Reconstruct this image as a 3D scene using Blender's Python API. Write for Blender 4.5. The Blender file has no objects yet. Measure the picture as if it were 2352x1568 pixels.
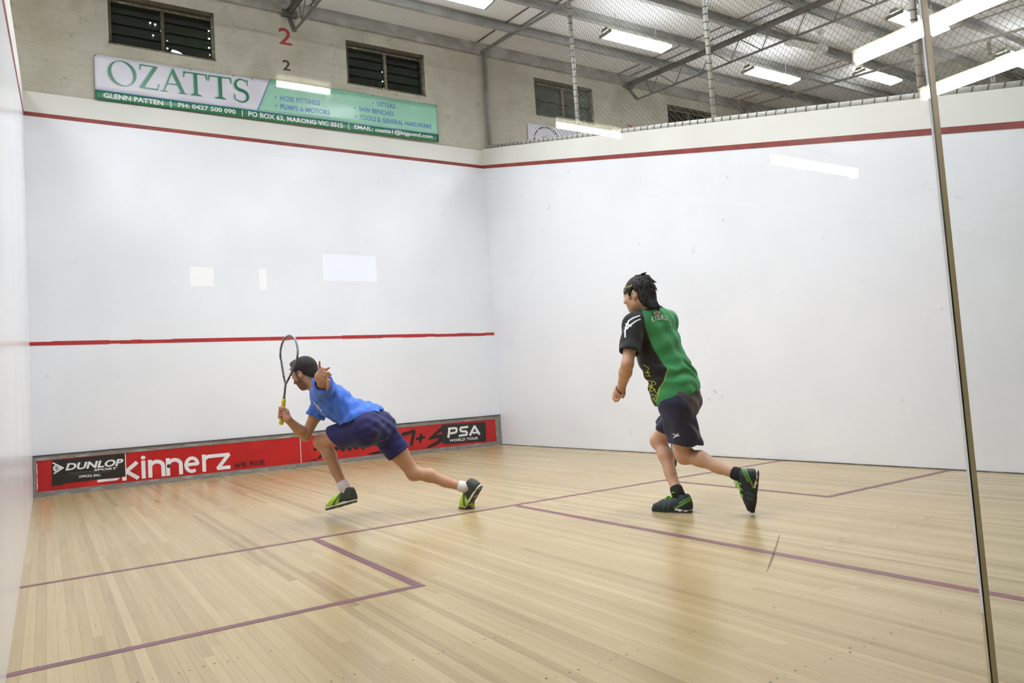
import bpy, bmesh, math, random
import numpy as np
from mathutils import Vector, Matrix
from mathutils.bvhtree import BVHTree

SC = bpy.context.scene
COL = SC.collection
random.seed(7)
RNG = np.random.default_rng(11)

# ------------------------------------------------------------------ camera
CAM_POS = Vector((0.13986, -10.43895, 0.91055))
CAM_R = Vector((0.8455515, -0.52974821, -0.06640406))     # right
CAM_U = Vector((0.02333392, -0.08759003, 0.99588328))     # up
CAM_F = Vector((0.53338372, 0.84362007, 0.06170078))      # forward
cam_data = bpy.data.cameras.new('camera')
cam = bpy.data.objects.new('camera', cam_data)
COL.objects.link(cam)
cam_data.sensor_width = 36.0
cam_data.lens = 36.0 * 1706.255 / 2352.0
cam_data.clip_start = 0.02
cam_data.clip_end = 200
m = Matrix.Identity(4)
for i in range(3):
    m[i][0], m[i][1], m[i][2], m[i][3] = CAM_R[i], CAM_U[i], -CAM_F[i], CAM_POS[i]
cam.matrix_world = m
SC.camera = cam

# ------------------------------------------------------------------ world, exposure
LAMP = 42.0            # radiance of the hall's fluorescent diffusers
LAMP_W = 43.0          # power of the area lamp added just under each diffuser
BATTEN = 60.0          # radiance of the spectator area's battens
world = bpy.data.worlds.new('world')
SC.world = world
world.use_nodes = True
world.node_tree.nodes['Background'].inputs[0].default_value = (0.9, 0.95, 1.0, 1)
world.node_tree.nodes['Background'].inputs[1].default_value = 0.3
SC.view_settings.view_transform = 'Standard'
SC.view_settings.look = 'None'
SC.view_settings.gamma = 1.0
SC.view_settings.use_curve_mapping = False
SC.view_settings.exposure = -0.10
SC.cycles.use_adaptive_sampling = True
SC.cycles.adaptive_threshold = 0.10
SC.cycles.use_auto_tile = False
SC.cycles.time_limit = 1150
SC.cycles.max_bounces = 6
SC.cycles.diffuse_bounces = 3
SC.cycles.glossy_bounces = 3
SC.cycles.transmission_bounces = 6
SC.cycles.caustics_reflective = False
SC.cycles.caustics_refractive = False
SC.cycles.sample_clamp_indirect = 8.0

# ------------------------------------------------------------------ helpers
def lin(c):
    return tuple(((v / 255.0) / 12.92) if v / 255.0 <= 0.04045 else (((v / 255.0) + 0.055) / 1.055) ** 2.4 for v in c)

def tag(o, label=None, cat=None, group=None, kind=None):
    if label: o['label'] = label
    if cat: o['category'] = cat
    if group: o['group'] = group
    if kind: o['kind'] = kind
    return o

def empty(name, loc=(0, 0, 0), rotz=0.0, parent=None):
    o = bpy.data.objects.new(name, None)
    o.empty_display_size = 0.1
    COL.objects.link(o)
    o.location = loc
    o.rotation_euler = (0, 0, rotz)
    if parent: o.parent = parent
    return o

def link_mesh(name, me, mat=None, parent=None, smooth=False):
    o = bpy.data.objects.new(name, me)
    COL.objects.link(o)
    if mat is not None and len(me.materials) == 0: me.materials.append(mat)
    if parent: o.parent = parent
    if smooth and len(me.polygons):
        me.polygons.foreach_set('use_smooth', [True] * len(me.polygons))
    return o

class MB:
    def __init__(self):
        self.v = []; self.f = []
    def add(self, vs, fs):
        n = len(self.v)
        self.v += [tuple(p) for p in vs]
        self.f += [tuple(i + n for i in f) for f in fs]
        return self
    def box(self, x0, x1, y0, y1, z0, z1):
        return self.add([(x0, y0, z0), (x1, y0, z0), (x1, y1, z0), (x0, y1, z0), (x0, y0, z1), (x1, y0, z1), (x1, y1, z1), (x0, y1, z1)],
                        [(0, 3, 2, 1), (4, 5, 6, 7), (0, 1, 5, 4), (1, 2, 6, 5), (2, 3, 7, 6), (3, 0, 4, 7)])
    def prism(self, poly, axis, a, b):
        """extrude a 2-D polygon along axis 0 (poly=(y,z)), 1 (poly=(x,z)) or 2 (poly=(x,y))"""
        n = len(poly)
        def P(q, t):
            return (t, q[0], q[1]) if axis == 0 else (q[0], t, q[1]) if axis == 1 else (q[0], q[1], t)
        vs = [P(q, a) for q in poly] + [P(q, b) for q in poly]
        fs = [tuple(range(n)), tuple(range(2 * n - 1, n - 1, -1))] + [(i, i + n, (i + 1) % n + n, (i + 1) % n) for i in range(n)]
        return self.add(vs, fs)
    def cyl(self, p0, p1, r, n=8, r1=None, cap=True):
        p0 = Vector(p0); p1 = Vector(p1); d = (p1 - p0)
        if d.length < 1e-9: return self
        d.normalize()
        s = d.orthogonal().normalized(); t = d.cross(s)
        r1 = r if r1 is None else r1
        vs = []
        for c, rr in ((p0, r), (p1, r1)):
            for i in range(n):
                a = 2 * math.pi * i / n
                vs.append(c + s * (rr * math.cos(a)) + t * (rr * math.sin(a)))
        fs = [(i, (i + 1) % n, (i + 1) % n + n, i + n) for i in range(n)]
        if cap: fs += [tuple(range(n - 1, -1, -1)), tuple(range(n, 2 * n))]
        return self.add(vs, fs)
    def tube(self, pts, r, n=8, closed=False):
        pts = [Vector(p) for p in pts]
        N = len(pts); vs = []; prev = None
        for i, p in enumerate(pts):
            if closed: d = pts[(i + 1) % N] - pts[i - 1]
            else: d = pts[min(i + 1, N - 1)] - pts[max(i - 1, 0)]
            d.normalize()
            s = d.orthogonal().normalized() if prev is None else (prev - d * prev.dot(d)).normalized()
            prev = s; t = d.cross(s)
            rr = r[i] if isinstance(r, (list, tuple)) else r
            for k in range(n):
                a = 2 * math.pi * k / n
                vs.append(p + s * (rr * math.cos(a)) + t * (rr * math.sin(a)))
        fs = []
        for i in range(N if closed else N - 1):
            j = (i + 1) % N
            for k in range(n):
                fs.append((i * n + k, i * n + (k + 1) % n, j * n + (k + 1) % n, j * n + k))
        if not closed: fs += [tuple(range(n - 1, -1, -1)), tuple(range((N - 1) * n, N * n))]
        return self.add(vs, fs)
    def mesh(self, name):
        me = bpy.data.meshes.new(name)
        me.from_pydata([tuple(v) for v in self.v], [], self.f)
        me.validate(); me.update()
        return me
    def build(self, name, mat, parent=None, smooth=False):
        return link_mesh(name, self.mesh(name), mat, parent, smooth)

# ------------------------------------------------------------------ materials
MATS = {}
def base_mat(name, col, rough=0.5, metal=0.0, spec=0.5, coat=0.0):
    m = bpy.data.materials.new(name); m.use_nodes = True
    b = m.node_tree.nodes['Principled BSDF']
    b.inputs['Base Color'].default_value = (*lin(col), 1)
    b.inputs['Roughness'].default_value = rough
    b.inputs['Metallic'].default_value = metal
    b.inputs['Specular IOR Level'].default_value = spec
    b.inputs['Coat Weight'].default_value = coat
    MATS[name] = m
    return m

def nd(m, typ, **kw):
    if 'Detail' in kw: kw['Detail'] = min(kw['Detail'], 4.0)
    n = m.node_tree.nodes.new(typ)
    for k, v in kw.items():
        if k in n.inputs: n.inputs[k].default_value = v
        else: setattr(n, k, v)
    return n

def noise_mat(name, cols, scale=5.0, detail=4.0, rough=0.5, stretch=(1, 1, 1), bump=0.0, bscale=None, lo=0.35, hi=0.65, metal=0.0, spec=0.5):
    """two- or three-tone procedural colour from object-space noise, with optional fine bump"""
    m = base_mat(name, cols[0], rough, metal, spec)
    L = m.node_tree.links
    b = m.node_tree.nodes['Principled BSDF']
    tc = nd(m, 'ShaderNodeTexCoord'); mp = nd(m, 'ShaderNodeMapping')
    mp.inputs['Scale'].default_value = stretch
    L.new(tc.outputs['Object'], mp.inputs['Vector'])
    nz = nd(m, 'ShaderNodeTexNoise', Scale=scale, Detail=detail)
    L.new(mp.outputs['Vector'], nz.inputs['Vector'])
    cr = nd(m, 'ShaderNodeValToRGB')
    cr.color_ramp.elements[0].position = lo; cr.color_ramp.elements[1].position = hi
    cr.color_ramp.elements[0].color = (*lin(cols[0]), 1); cr.color_ramp.elements[1].color = (*lin(cols[-1]), 1)
    if len(cols) == 3:
        e = cr.color_ramp.elements.new((lo + hi) / 2); e.color = (*lin(cols[1]), 1)
    L.new(nz.outputs['Fac'], cr.inputs['Fac']); L.new(cr.outputs['Color'], b.inputs['Base Color'])
    if bump:
        n2 = nd(m, 'ShaderNodeTexNoise', Scale=bscale or scale * 6, Detail=3.0)
        L.new(mp.outputs['Vector'], n2.inputs['Vector'])
        bp = nd(m, 'ShaderNodeBump', Strength=bump, Distance=0.01)
        L.new(n2.outputs['Fac'], bp.inputs['Height']); L.new(bp.outputs['Normal'], b.inputs['Normal'])
    return m

def emit_mat(name, col, strength):
    m = bpy.data.materials.new(name); m.use_nodes = True
    nt = m.node_tree
    nt.nodes.remove(nt.nodes['Principled BSDF'])
    e = nt.nodes.new('ShaderNodeEmission')
    e.inputs[0].default_value = (*lin(col), 1); e.inputs[1].default_value = strength
    nt.links.new(e.outputs[0], nt.nodes['Material Output'].inputs[0])
    MATS[name] = m
    return m

def wall_mat(name, base, dirt, rough):
    """painted plaster: broad faint mottling, dark ball marks and scuffs"""
    m = noise_mat(name, [base, dirt], scale=0.9, detail=6, rough=rough, lo=0.45, hi=0.95)
    L = m.node_tree.links; b = m.node_tree.nodes['Principled BSDF']
    cur = b.inputs['Base Color'].links[0].from_socket
    tc = nd(m, 'ShaderNodeTexCoord'); vo = nd(m, 'ShaderNodeTexNoise', Scale=9.0, Detail=2.0, Roughness=0.6)
    L.new(tc.outputs['Object'], vo.inputs['Vector'])
    cr = nd(m, 'ShaderNodeValToRGB')
    cr.color_ramp.elements[0].position = 0.705; cr.color_ramp.elements[0].color = (0, 0, 0, 1)
    cr.color_ramp.elements[1].position = 0.80; cr.color_ramp.elements[1].color = (0.35, 0.35, 0.35, 1)
    L.new(vo.outputs['Fac'], cr.inputs['Fac'])
    mx = nd(m, 'ShaderNodeMixRGB'); mx.inputs['Color2'].default_value = (*lin((150, 150, 150)), 1)
    L.new(cr.outputs['Color'], mx.inputs['Fac']); L.new(cur, mx.inputs['Color1']); L.new(mx.outputs['Color'], b.inputs['Base Color'])
    return m

def brick_mat(name):
    m = noise_mat(name, [(176, 170, 150), (192, 187, 170), (158, 151, 130)], scale=1.3, detail=8, rough=0.75, lo=0.3, hi=0.75)
    L = m.node_tree.links; b = m.node_tree.nodes['Principled BSDF']
    tc = nd(m, 'ShaderNodeTexCoord'); mp = nd(m, 'ShaderNodeMapping')
    mp.inputs['Rotation'].default_value = (math.radians(90), 0, 0)
    L.new(tc.outputs['Object'], mp.inputs['Vector'])
    br = nd(m, 'ShaderNodeTexBrick', Scale=1.0)
    br.inputs['Mortar Size'].default_value = 0.007
    br.inputs['Brick Width'].default_value = 0.40; br.inputs['Row Height'].default_value = 0.10
    br.inputs['Color1'].default_value = (1, 1, 1, 1); br.inputs['Color2'].default_value = (0.97, 0.97, 0.97, 1); br.inputs['Mortar'].default_value = (0, 0, 0, 1)
    L.new(mp.outputs['Vector'], br.inputs['Vector'])
    nz = nd(m, 'ShaderNodeTexNoise', Scale=40.0, Detail=4.0)
    L.new(tc.outputs['Object'], nz.inputs['Vector'])
    ad = nd(m, 'ShaderNodeMixRGB', blend_type='ADD'); ad.inputs['Fac'].default_value = 0.5
    L.new(br.outputs['Color'], ad.inputs['Color1']); L.new(nz.outputs['Fac'], ad.inputs['Color2'])
    bp = nd(m, 'ShaderNodeBump', Strength=0.35, Distance=0.008)
    L.new(ad.outputs['Color'], bp.inputs['Height']); L.new(bp.outputs['Normal'], b.inputs['Normal'])
    mc = nd(m, 'ShaderNodeMixRGB', blend_type='MULTIPLY'); mc.inputs['Fac'].default_value = 1.0
    bc = nd(m, 'ShaderNodeValToRGB')
    bc.color_ramp.elements[0].position = 0.0; bc.color_ramp.elements[0].color = (0.93, 0.925, 0.91, 1)
    bc.color_ramp.elements[1].position = 0.9; bc.color_ramp.elements[1].color = (1, 1, 1, 1)
    L.new(br.outputs['Color'], bc.inputs['Fac'])
    L.new(b.inputs['Base Color'].links[0].from_socket, mc.inputs['Color1']); L.new(bc.outputs['Color'], mc.inputs['Color2'])
    L.new(mc.outputs['Color'], b.inputs['Base Color'])
    # dark specks and stains on the old paint
    n3 = nd(m, 'ShaderNodeTexNoise', Scale=7.0, Detail=7.0, Roughness=0.75)
    L.new(tc.outputs['Object'], n3.inputs['Vector'])
    cr = nd(m, 'ShaderNodeValToRGB')
    cr.color_ramp.elements[0].position = 0.58; cr.color_ramp.elements[0].color = (0, 0, 0, 1)
    cr.color_ramp.elements[1].position = 0.76; cr.color_ramp.elements[1].color = (0.7, 0.7, 0.7, 1)
    L.new(n3.outputs['Fac'], cr.inputs['Fac'])
    mx = nd(m, 'ShaderNodeMixRGB'); mx.inputs['Color2'].default_value = (*lin((120, 112, 92)), 1)
    L.new(cr.outputs['Color'], mx.inputs['Fac']); L.new(b.inputs['Base Color'].links[0].from_socket, mx.inputs['Color1'])
    L.new(mx.outputs['Color'], b.inputs['Base Color'])
    return m

def plank_mat(name):
    """varnished timber: a tone per plank (Object Info random / face attribute) and long grain"""
    m = base_mat(name, (200, 178, 140), 0.3, 0, 0.5)
    L = m.node_tree.links; b = m.node_tree.nodes['Principled BSDF']
    tc = nd(m, 'ShaderNodeTexCoord')
    at = nd(m, 'ShaderNodeAttribute', attribute_name='tone')
    geo = nd(m, 'ShaderNodeNewGeometry')
    mp = nd(m, 'ShaderNodeMapping'); mp.inputs['Scale'].default_value = (60, 1.6, 1)
    L.new(geo.outputs['Position'], mp.inputs['Vector'])
    nz = nd(m, 'ShaderNodeTexNoise', Scale=1.0, Detail=6.0, Roughness=0.6)
    L.new(mp.outputs['Vector'], nz.inputs['Vector'])
    ad = nd(m, 'ShaderNodeMath', operation='MULTIPLY_ADD'); ad.inputs[1].default_value = 0.5
    L.new(nz.outputs['Fac'], ad.inputs[0]); L.new(at.outputs['Fac'], ad.inputs[2])
    # ad = grain*0.5 + tone
    cr = nd(m, 'ShaderNodeValToRGB')
    el = cr.color_ramp.elements
    el[0].position = 0.15; el[0].color = (*lin((142, 116, 80)), 1)
    el[1].position = 1.1; el[1].color = (*lin((192, 172, 131)), 1)
    for p, c in ((0.4, (164, 142, 100)), (0.62, (175, 153, 110)), (0.85, (184, 163, 121))):
        e = el.new(p); e.color = (*lin(c), 1)
    L.new(ad.outputs[0], cr.inputs['Fac'])
    # worn, warmer patches where the varnish is thick
    n2 = nd(m, 'ShaderNodeTexNoise', Scale=0.8, Detail=4.0)
    L.new(geo.outputs['Position'], n2.inputs['Vector'])
    c2 = nd(m, 'ShaderNodeValToRGB')
    c2.color_ramp.elements[0].position = 0.42; c2.color_ramp.elements[0].color = (0, 0, 0, 1)
    c2.color_ramp.elements[1].position = 0.75; c2.color_ramp.elements[1].color = (0.45, 0.45, 0.45, 1)
    L.new(n2.outputs['Fac'], c2.inputs['Fac'])
    mx = nd(m, 'ShaderNodeMixRGB', blend_type='MULTIPLY'); mx.inputs['Color2'].default_value = (0.90, 0.82, 0.70, 1)
    L.new(c2.outputs['Color'], mx.inputs['Fac']); L.new(cr.outputs['Color'], mx.inputs['Color1']); L.new(mx.outputs['Color'], b.inputs['Base Color'])
    rr = nd(m, 'ShaderNodeMapRange'); rr.inputs['To Min'].default_value = 0.17; rr.inputs['To Max'].default_value = 0.33
    L.new(n2.outputs['Fac'], rr.inputs['Value']); L.new(rr.outputs[0], b.inputs['Roughness'])
    return m

def roof_mat(name):
    m = noise_mat(name, [(240, 238, 234), (228, 225, 220)], scale=0.7, detail=5, rough=0.6, lo=0.3, hi=0.75)
    L = m.node_tree.links; b = m.node_tree.nodes['Principled BSDF']
    tc = nd(m, 'ShaderNodeTexCoord')
    cur = b.inputs['Base Color'].links[0].from_socket
    outs = []
    for a in (40, -40):
        mp = nd(m, 'ShaderNodeMapping'); mp.inputs['Rotation'].default_value = (0, 0, math.radians(a))
        L.new(tc.outputs['Object'], mp.inputs['Vector'])
        w = nd(m, 'ShaderNodeTexWave', Scale=6.0); w.bands_direction = 'X'
        L.new(mp.outputs['Vector'], w.inputs['Vector'])
        cr = nd(m, 'ShaderNodeValToRGB')
        cr.color_ramp.elements[0].position = 0.0; cr.color_ramp.elements[0].color = (0.32, 0.32, 0.32, 1)
        cr.color_ramp.elements[1].position = 0.2; cr.color_ramp.elements[1].color = (0, 0, 0, 1)
        L.new(w.outputs['Color'], cr.inputs['Fac']); outs.append(cr.outputs['Color'])
    mx = nd(m, 'ShaderNodeMixRGB', blend_type='LIGHTEN'); mx.inputs['Fac'].default_value = 1
    L.new(outs[0], mx.inputs['Color1']); L.new(outs[1], mx.inputs['Color2'])
    m2 = nd(m, 'ShaderNodeMixRGB'); m2.inputs['Color2'].default_value = (*lin((150, 146, 140)), 1)
    L.new(mx.outputs['Color'], m2.inputs['Fac']); L.new(cur, m2.inputs['Color1']); L.new(m2.outputs['Color'], b.inputs['Base Color'])
    return m

def glass_mat(name, tint, dust):
    m = bpy.data.materials.new(name); m.use_nodes = True
    nt = m.node_tree; L = nt.links
    b = nt.nodes['Principled BSDF']
    b.inputs['Base Color'].default_value = (*tint, 1)
    b.inputs['Roughness'].default_value = 0.0
    b.inputs['IOR'].default_value = 1.5
    b.inputs['Transmission Weight'].default_value = 1.0
    # faint smears in the tint
    if dust:
        tc = nd(m, 'ShaderNodeTexCoord'); mp = nd(m, 'ShaderNodeMapping'); mp.inputs['Scale'].default_value = (6, 1, 2)
        L.new(tc.outputs['Object'], mp.inputs['Vector'])
        nz = nd(m, 'ShaderNodeTexNoise', Scale=1.5, Detail=6.0, Roughness=0.65)
        L.new(mp.outputs['Vector'], nz.inputs['Vector'])
        cr = nd(m, 'ShaderNodeValToRGB')
        cr.color_ramp.elements[0].position = 0.35; cr.color_ramp.elements[0].color = (*tint, 1)
        cr.color_ramp.elements[1].position = 0.75; cr.color_ramp.elements[1].color = (*[c * (1 - dust) for c in tint], 1)
        L.new(nz.outputs['Fac'], cr.inputs['Fac']); L.new(cr.outputs['Color'], b.inputs['Base Color'])
    MATS[name] = m
    return m

M_white = wall_mat('plaster_white', (237, 238, 241), (224, 225, 228), 0.22)
M_cream = noise_mat('plaster_cream', [(226, 225, 216), (216, 214, 204)], scale=1.2, detail=5, rough=0.5, lo=0.4, hi=0.8)
M_brick = brick_mat('painted_brick')
M_red_line = noise_mat('red_line_paint', [(176, 40, 40), (168, 36, 38), (206, 70, 62)], scale=6, detail=6, rough=0.5, lo=0.35, hi=0.8)
M_dark_red_line = noise_mat('dark_red_line_paint', [(150, 56, 50), (122, 48, 40), (160, 66, 58)], scale=3, detail=6, rough=0.55, lo=0.35, hi=0.75)
M_plank = plank_mat('court_timber')
M_floor_line = noise_mat('floor_line_paint', [(120, 74, 80), (108, 72, 76), (134, 52, 62)], scale=2.0, detail=6, rough=0.4, lo=0.35, hi=0.75)
M_roof = roof_mat('roof_sheet')
M_steel = noise_mat('galvanised_steel', [(168, 166, 160), (146, 144, 138)], scale=4, detail=4, rough=0.55, lo=0.35, hi=0.7, metal=0.25)
M_dark_steel = noise_mat('dark_steel', [(108, 104, 96), (84, 80, 74)], scale=6, detail=4, rough=0.6, lo=0.35, hi=0.7)
M_pipe = noise_mat('painted_pipe', [(205, 203, 192), (184, 181, 170)], scale=14, detail=4, rough=0.45, lo=0.35, hi=0.7)
M_wire = noise_mat('fence_wire', [(112, 110, 104), (92, 90, 84)], scale=30, detail=2, rough=0.5, metal=0.3)
M_tie = base_mat('lacing_wire', (82, 78, 72), 0.6)
M_conc = noise_mat('grey_beam', [(168, 164, 156), (140, 136, 128), (182, 178, 170)], scale=2.2, detail=7, rough=0.7, lo=0.3, hi=0.7)
M_tube = emit_mat('fluorescent_diffuser', (240, 246, 255), LAMP)
M_batten = emit_mat('batten_tube', (255, 250, 240), BATTEN)
M_fixture = noise_mat('fixture_grey_green', [(150, 150, 128), (124, 124, 104)], scale=9, detail=3, rough=0.5)
M_tin_grey = noise_mat('tin_grey_board', [(150, 146, 140), (124, 120, 114), (164, 160, 154)], scale=5, detail=7, rough=0.55, stretch=(1, 1, 4), lo=0.3, hi=0.7)
M_tin_dark = noise_mat('tin_dark_cap', [(70, 60, 54), (92, 84, 76)], scale=9, detail=5, rough=0.5)
M_tin_red = noise_mat('tin_red_vinyl', [(190, 28, 30), (178, 24, 28), (204, 40, 38)], scale=2.5, detail=6, rough=0.35, lo=0.3, hi=0.75)
M_black = noise_mat('black_vinyl', [(34, 30, 30), (44, 40, 38)], scale=5, detail=4, rough=0.4)
M_ink = noise_mat('black_brush_ink', [(38, 24, 24), (26, 20, 20)], scale=20, detail=4, rough=0.5)
M_text_white = noise_mat('white_print', [(240, 238, 238), (228, 226, 226)], scale=8, detail=3, rough=0.4)

# ================================================================== THE SETTING
L_COURT = 9.75; W_COURT = 6.4
def line_z(y): return 4.57 + 0.25 * y          # lower edge of the sloping out line on the side walls
def top_z(y): return 4.90 + 0.2515 * y         # top of the side walls
ROOF0, SLOPE = 6.72, 0.095
def roof_z(y): return ROOF0 + SLOPE * y        # the roof falls towards the spectators

# ---- front wall
wf = empty('wall_front'); tag(wf, 'white front wall of the court with painted brick above and red lines', 'wall', kind='structure')
MB().box(-0.2, 6.62, 0, 0.3, 0, 4.62).build('plaster_field', M_white, wf)
MB().box(-0.2, 6.62, 0, 0.3, 4.62, 4.875).build('cream_band', M_cream, wf)
MB().box(6.62, 20, 0.0, 0.3, 0, 4.875).build('neighbour_plaster_field', M_white, wf)
MB().box(-7, -0.2, 0.0, 0.3, 0, 4.875).build('neighbour_plaster_field', M_white, wf)
WINS = [(0.94, 2.235), (4.12, 5.425), (7.56, 8.87), (10.76, 12.06), (13.95, 15.25), (17.1, 18.4), (-2.26, -0.96)]
WZ0, WZ1 = 5.66, 6.335
bm = MB()
bm.box(-7, 20, 0.012, 0.3, 4.875, WZ0); bm.box(-7, 20, 0.012, 0.3, WZ1, 6.75)
xs = sorted(WINS); px = -7
for a, b in xs:
    bm.box(px, a, 0.012, 0.3, WZ0, WZ1); px = b
bm.box(px, 20, 0.012, 0.3, WZ0, WZ1)
bm.build('brickwork', M_brick, wf)
MB().box(0.0, 6.4, -0.003, 0.002, 4.57, 4.62).build('out_line', M_dark_red_line, wf)
# service line, with small chips of paint missing along its edges
bm = MB(); x = 0.0
while x < 6.4:
    w = random.uniform(0.10, 0.5); x2 = min(6.4, x + w)
    a, b = random.choice([0, 0, 0, 0.006]), random.choice([0, 0, 0, 0.006])
    bm.box(x, x2, -0.003, 0.002, 1.78 + a, 1.83 - b); x = x2
bm.build('service_line', M_red_line, wf)

# ---- numbers painted on the brick
def font_mesh(body, size=1.0, offset=0.0, shear=0.0, space=1.0):
    cu = bpy.data.curves.new('lettering', 'FONT')
    cu.body = body; cu.size = size; cu.offset = offset; cu.shear = shear; cu.space_character = space; cu.resolution_u = 3
    ob = bpy.data.objects.new('lettering', cu); COL.objects.link(ob)
    dg = bpy.context.evaluated_depsgraph_get()
    me = bpy.data.meshes.new_from_object(ob.evaluated_get(dg))
    V = np.array([v.co[:2] for v in me.vertices]); F = [tuple(p.vertices) for p in me.polygons]
    bpy.data.objects.remove(ob); bpy.data.curves.remove(cu); bpy.data.meshes.remove(me)
    return V, F

def lettering(body, x0, x1, z0, z1, y, mat, parent, name='lettering', offset=0.0, shear=0.0, space=1.0, slope=0.0, lean=0.0, warp=None):
    """flat print on a wall-parallel surface: fits the text in x0..x1, z0..z1; slope lifts it along x"""
    V, F = font_mesh(body, 1.0, offset, shear, space)
    mn, mx = V.min(0), V.max(0)
    U = (V - mn) / (mx - mn)
    vs = []
    for u, v in U:
        X = x0 + u * (x1 - x0) + lean * v
        Z = z0 + v * (z1 - z0) + slope * (X - x0)
        Y = y + (warp(X, Z) if warp else 0)
        vs.append((X, Y, Z))
    return MB().add(vs, F).build(name, mat, parent)

M_red_num = noise_mat('red_number_paint', [(178, 66, 54), (160, 54, 46)], scale=30, detail=5, rough=0.6)
M_dark_num = noise_mat('maroon_number_paint', [(74, 34, 36), (58, 26, 30)], scale=30, detail=4, rough=0.6)
lettering('2', 3.115, 3.30, 6.07, 6.32, 0.009, M_red_num, wf, 'red_number', 0.012)
lettering('2', 3.152, 3.262, 5.69, 5.845, 0.009, M_dark_num, wf, 'dark_number', 0.012)
lettering('3', 9.66, 9.80, 5.60, 5.77, 0.009, M_red_num, wf, 'red_number', 0.012)

# ---- grey beam under the roof
b = MB().box(-7, 20, -0.05, 0.012, 6.52, 6.76).build('trim_1', M_conc); tag(b, 'stained grey beam along the top of the front wall under the roof', 'beam', kind='structure')

# ---- windows
M_win_frame = noise_mat('window_frame_paint', [(150, 142, 120), (96, 88, 70), (170, 162, 140)], scale=14, detail=6, rough=0.6, lo=0.3, hi=0.7)
M_win_dark = noise_mat('window_reveal', [(88, 80, 62), (62, 55, 42)], scale=9, detail=5, rough=0.7)
M_pane_dark = noise_mat('dark_green_pane', [(30, 38, 32), (22, 27, 25), (32, 52, 34)], scale=1.2, detail=3, rough=0.12, lo=0.3, hi=0.7)
M_pane_grey = noise_mat('grey_green_pane', [(86, 92, 84), (66, 72, 66), (98, 106, 96)], scale=1.4, detail=3, rough=0.15, lo=0.3, hi=0.7)
M_daylight = emit_mat('daylight_gap', (235, 245, 250), 2.2)
WL = ['dark louvre window above the left end of the banner', 'dark green louvre window between the number 2 and the corner post',
      'grey-green four-pane window behind the wire fence', 'dark window low behind the fence beside the roof truss', None, None, None]
for i, (a, c) in enumerate(WINS[:4]):
    w = empty('window_%d' % (i + 1), (a, 0.0, WZ0)); tag(w, WL[i], 'window', kind='structure')
    W = c - a; H = WZ1 - WZ0; t = 0.035
    MB().box(0, W, 0.20, 0.22, 0, H).build('added_backing', M_win_dark, w)  # added dark board, keeps the bright background from showing through the louvre slits
    MB().box(0, W, 0.10, 0.13, 0, t).build('sill', M_win_frame, w)
    MB().box(-0.01, W + 0.01, 0.004, 0.10, -0.012, 0.004).build('sill_ledge', M_win_frame, w)
    MB().box(0, W, 0.02, 0.13, H - 0.055, H).build('head', M_win_dark, w)
    MB().box(0.02, W - 0.02, 0.09, 0.125, H - 0.075, H - 0.055).build('head_bead', M_win_frame, w)
    for x in (0, W - t): MB().box(x, x + t, 0.03, 0.13, t, H - 0.055).build('jamb', M_win_dark if x == 0 else M_win_frame, w)
    MB().box(W / 2 - 0.022, W / 2 + 0.022, 0.075, 0.13, t, H - 0.075).build('mullion', M_win_dark if i == 0 else M_win_frame, w)
    pm = M_pane_grey if i == 2 else M_pane_dark
    nrow = 2 if i == 2 else 4
    for k, (xa, xb) in enumerate(((t, W / 2 - 0.022), (W / 2 + 0.022, W - t))):
        hh = (H - 0.075 - t) / nrow
        for r in range(nrow):
            z0 = t + r * hh
            q = MB()
            q.add([(xa, 0.108 - 0.012, z0), (xb, 0.108 - 0.012, z0), (xb, 0.108 + 0.012, z0 + hh), (xa, 0.108 + 0.012, z0 + hh),
                   (xa, 0.114 - 0.012, z0), (xb, 0.114 - 0.012, z0), (xb, 0.114 + 0.012, z0 + hh), (xa, 0.114 + 0.012, z0 + hh)],
                  [(0, 1, 2, 3), (7, 6, 5, 4), (0, 4, 5, 1), (1, 5, 6, 2), (2, 6, 7, 3), (3, 7, 4, 0)])
            q.build('pane', pm, w)
        if i == 2: MB().box(xa, xb, 0.09, 0.125, t + hh - 0.012, t + hh + 0.012).build('glazing_bar', M_win_dark, w)
    # slits of daylight at the louvre ends
    gaps = {0: [(0.50, 0.40), (0.56, 0.39), (0.63, 0.315), (0.53, 0.235), (0.70, 0.195), (0.70, 0.09), (1.235, 0.44), (1.235, 0.33), (1.23, 0.20), (1.235, 0.10)],
            1: [(0.60, 0.30), (0.60, 0.15), (0.61, 0.04)]}.get(i, [])
    for gx, gz in gaps:
        s = random.uniform(0.006, 0.012)
        MB().box(gx - s, gx + s, 0.080, 0.086, gz - s * 0.9, gz + s * 0.9).build('daylight_gap', M_daylight, w)
    if i == 0:
        MB().prism([(0.74, 0.055), (0.79, 0.048), (0.885, 0.045), (0.84, 0.07), (0.76, 0.085)], 1, 0.08, 0.086).build('daylight_gap', M_daylight, w)

# ---- side walls
def side_wall(name, x0, x1, inner, label):
    w = empty(name); tag(w, label, 'wall', kind='structure')
    MB().prism([(0, 0), (-L_COURT, 0), (-L_COURT, line_z(-L_COURT) + 0.05), (0, line_z(0) + 0.05)], 0, x0, x1).build('plaster_field', M_white, w)
    MB().prism([(0, line_z(0) + 0.05), (-L_COURT, line_z(-L_COURT) + 0.05), (-L_COURT, top_z(-L_COURT)), (0, top_z(0))], 0, x0, x1).build('cream_band', M_cream, w)
    s = -1 if inner == x0 else 1
    MB().prism([(0, line_z(0)), (-L_COURT, line_z(-L_COURT)), (-L_COURT, line_z(-L_COURT) + 0.055), (0, line_z(0) + 0.055)], 0, inner + s * 0.003, inner - s * 0.002).build('out_line', M_dark_red_line, w)
    return w
wr = side_wall('wall_right', 6.4, 6.62, 6.4, 'white right side wall with a red line sloping below its cream top')
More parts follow.
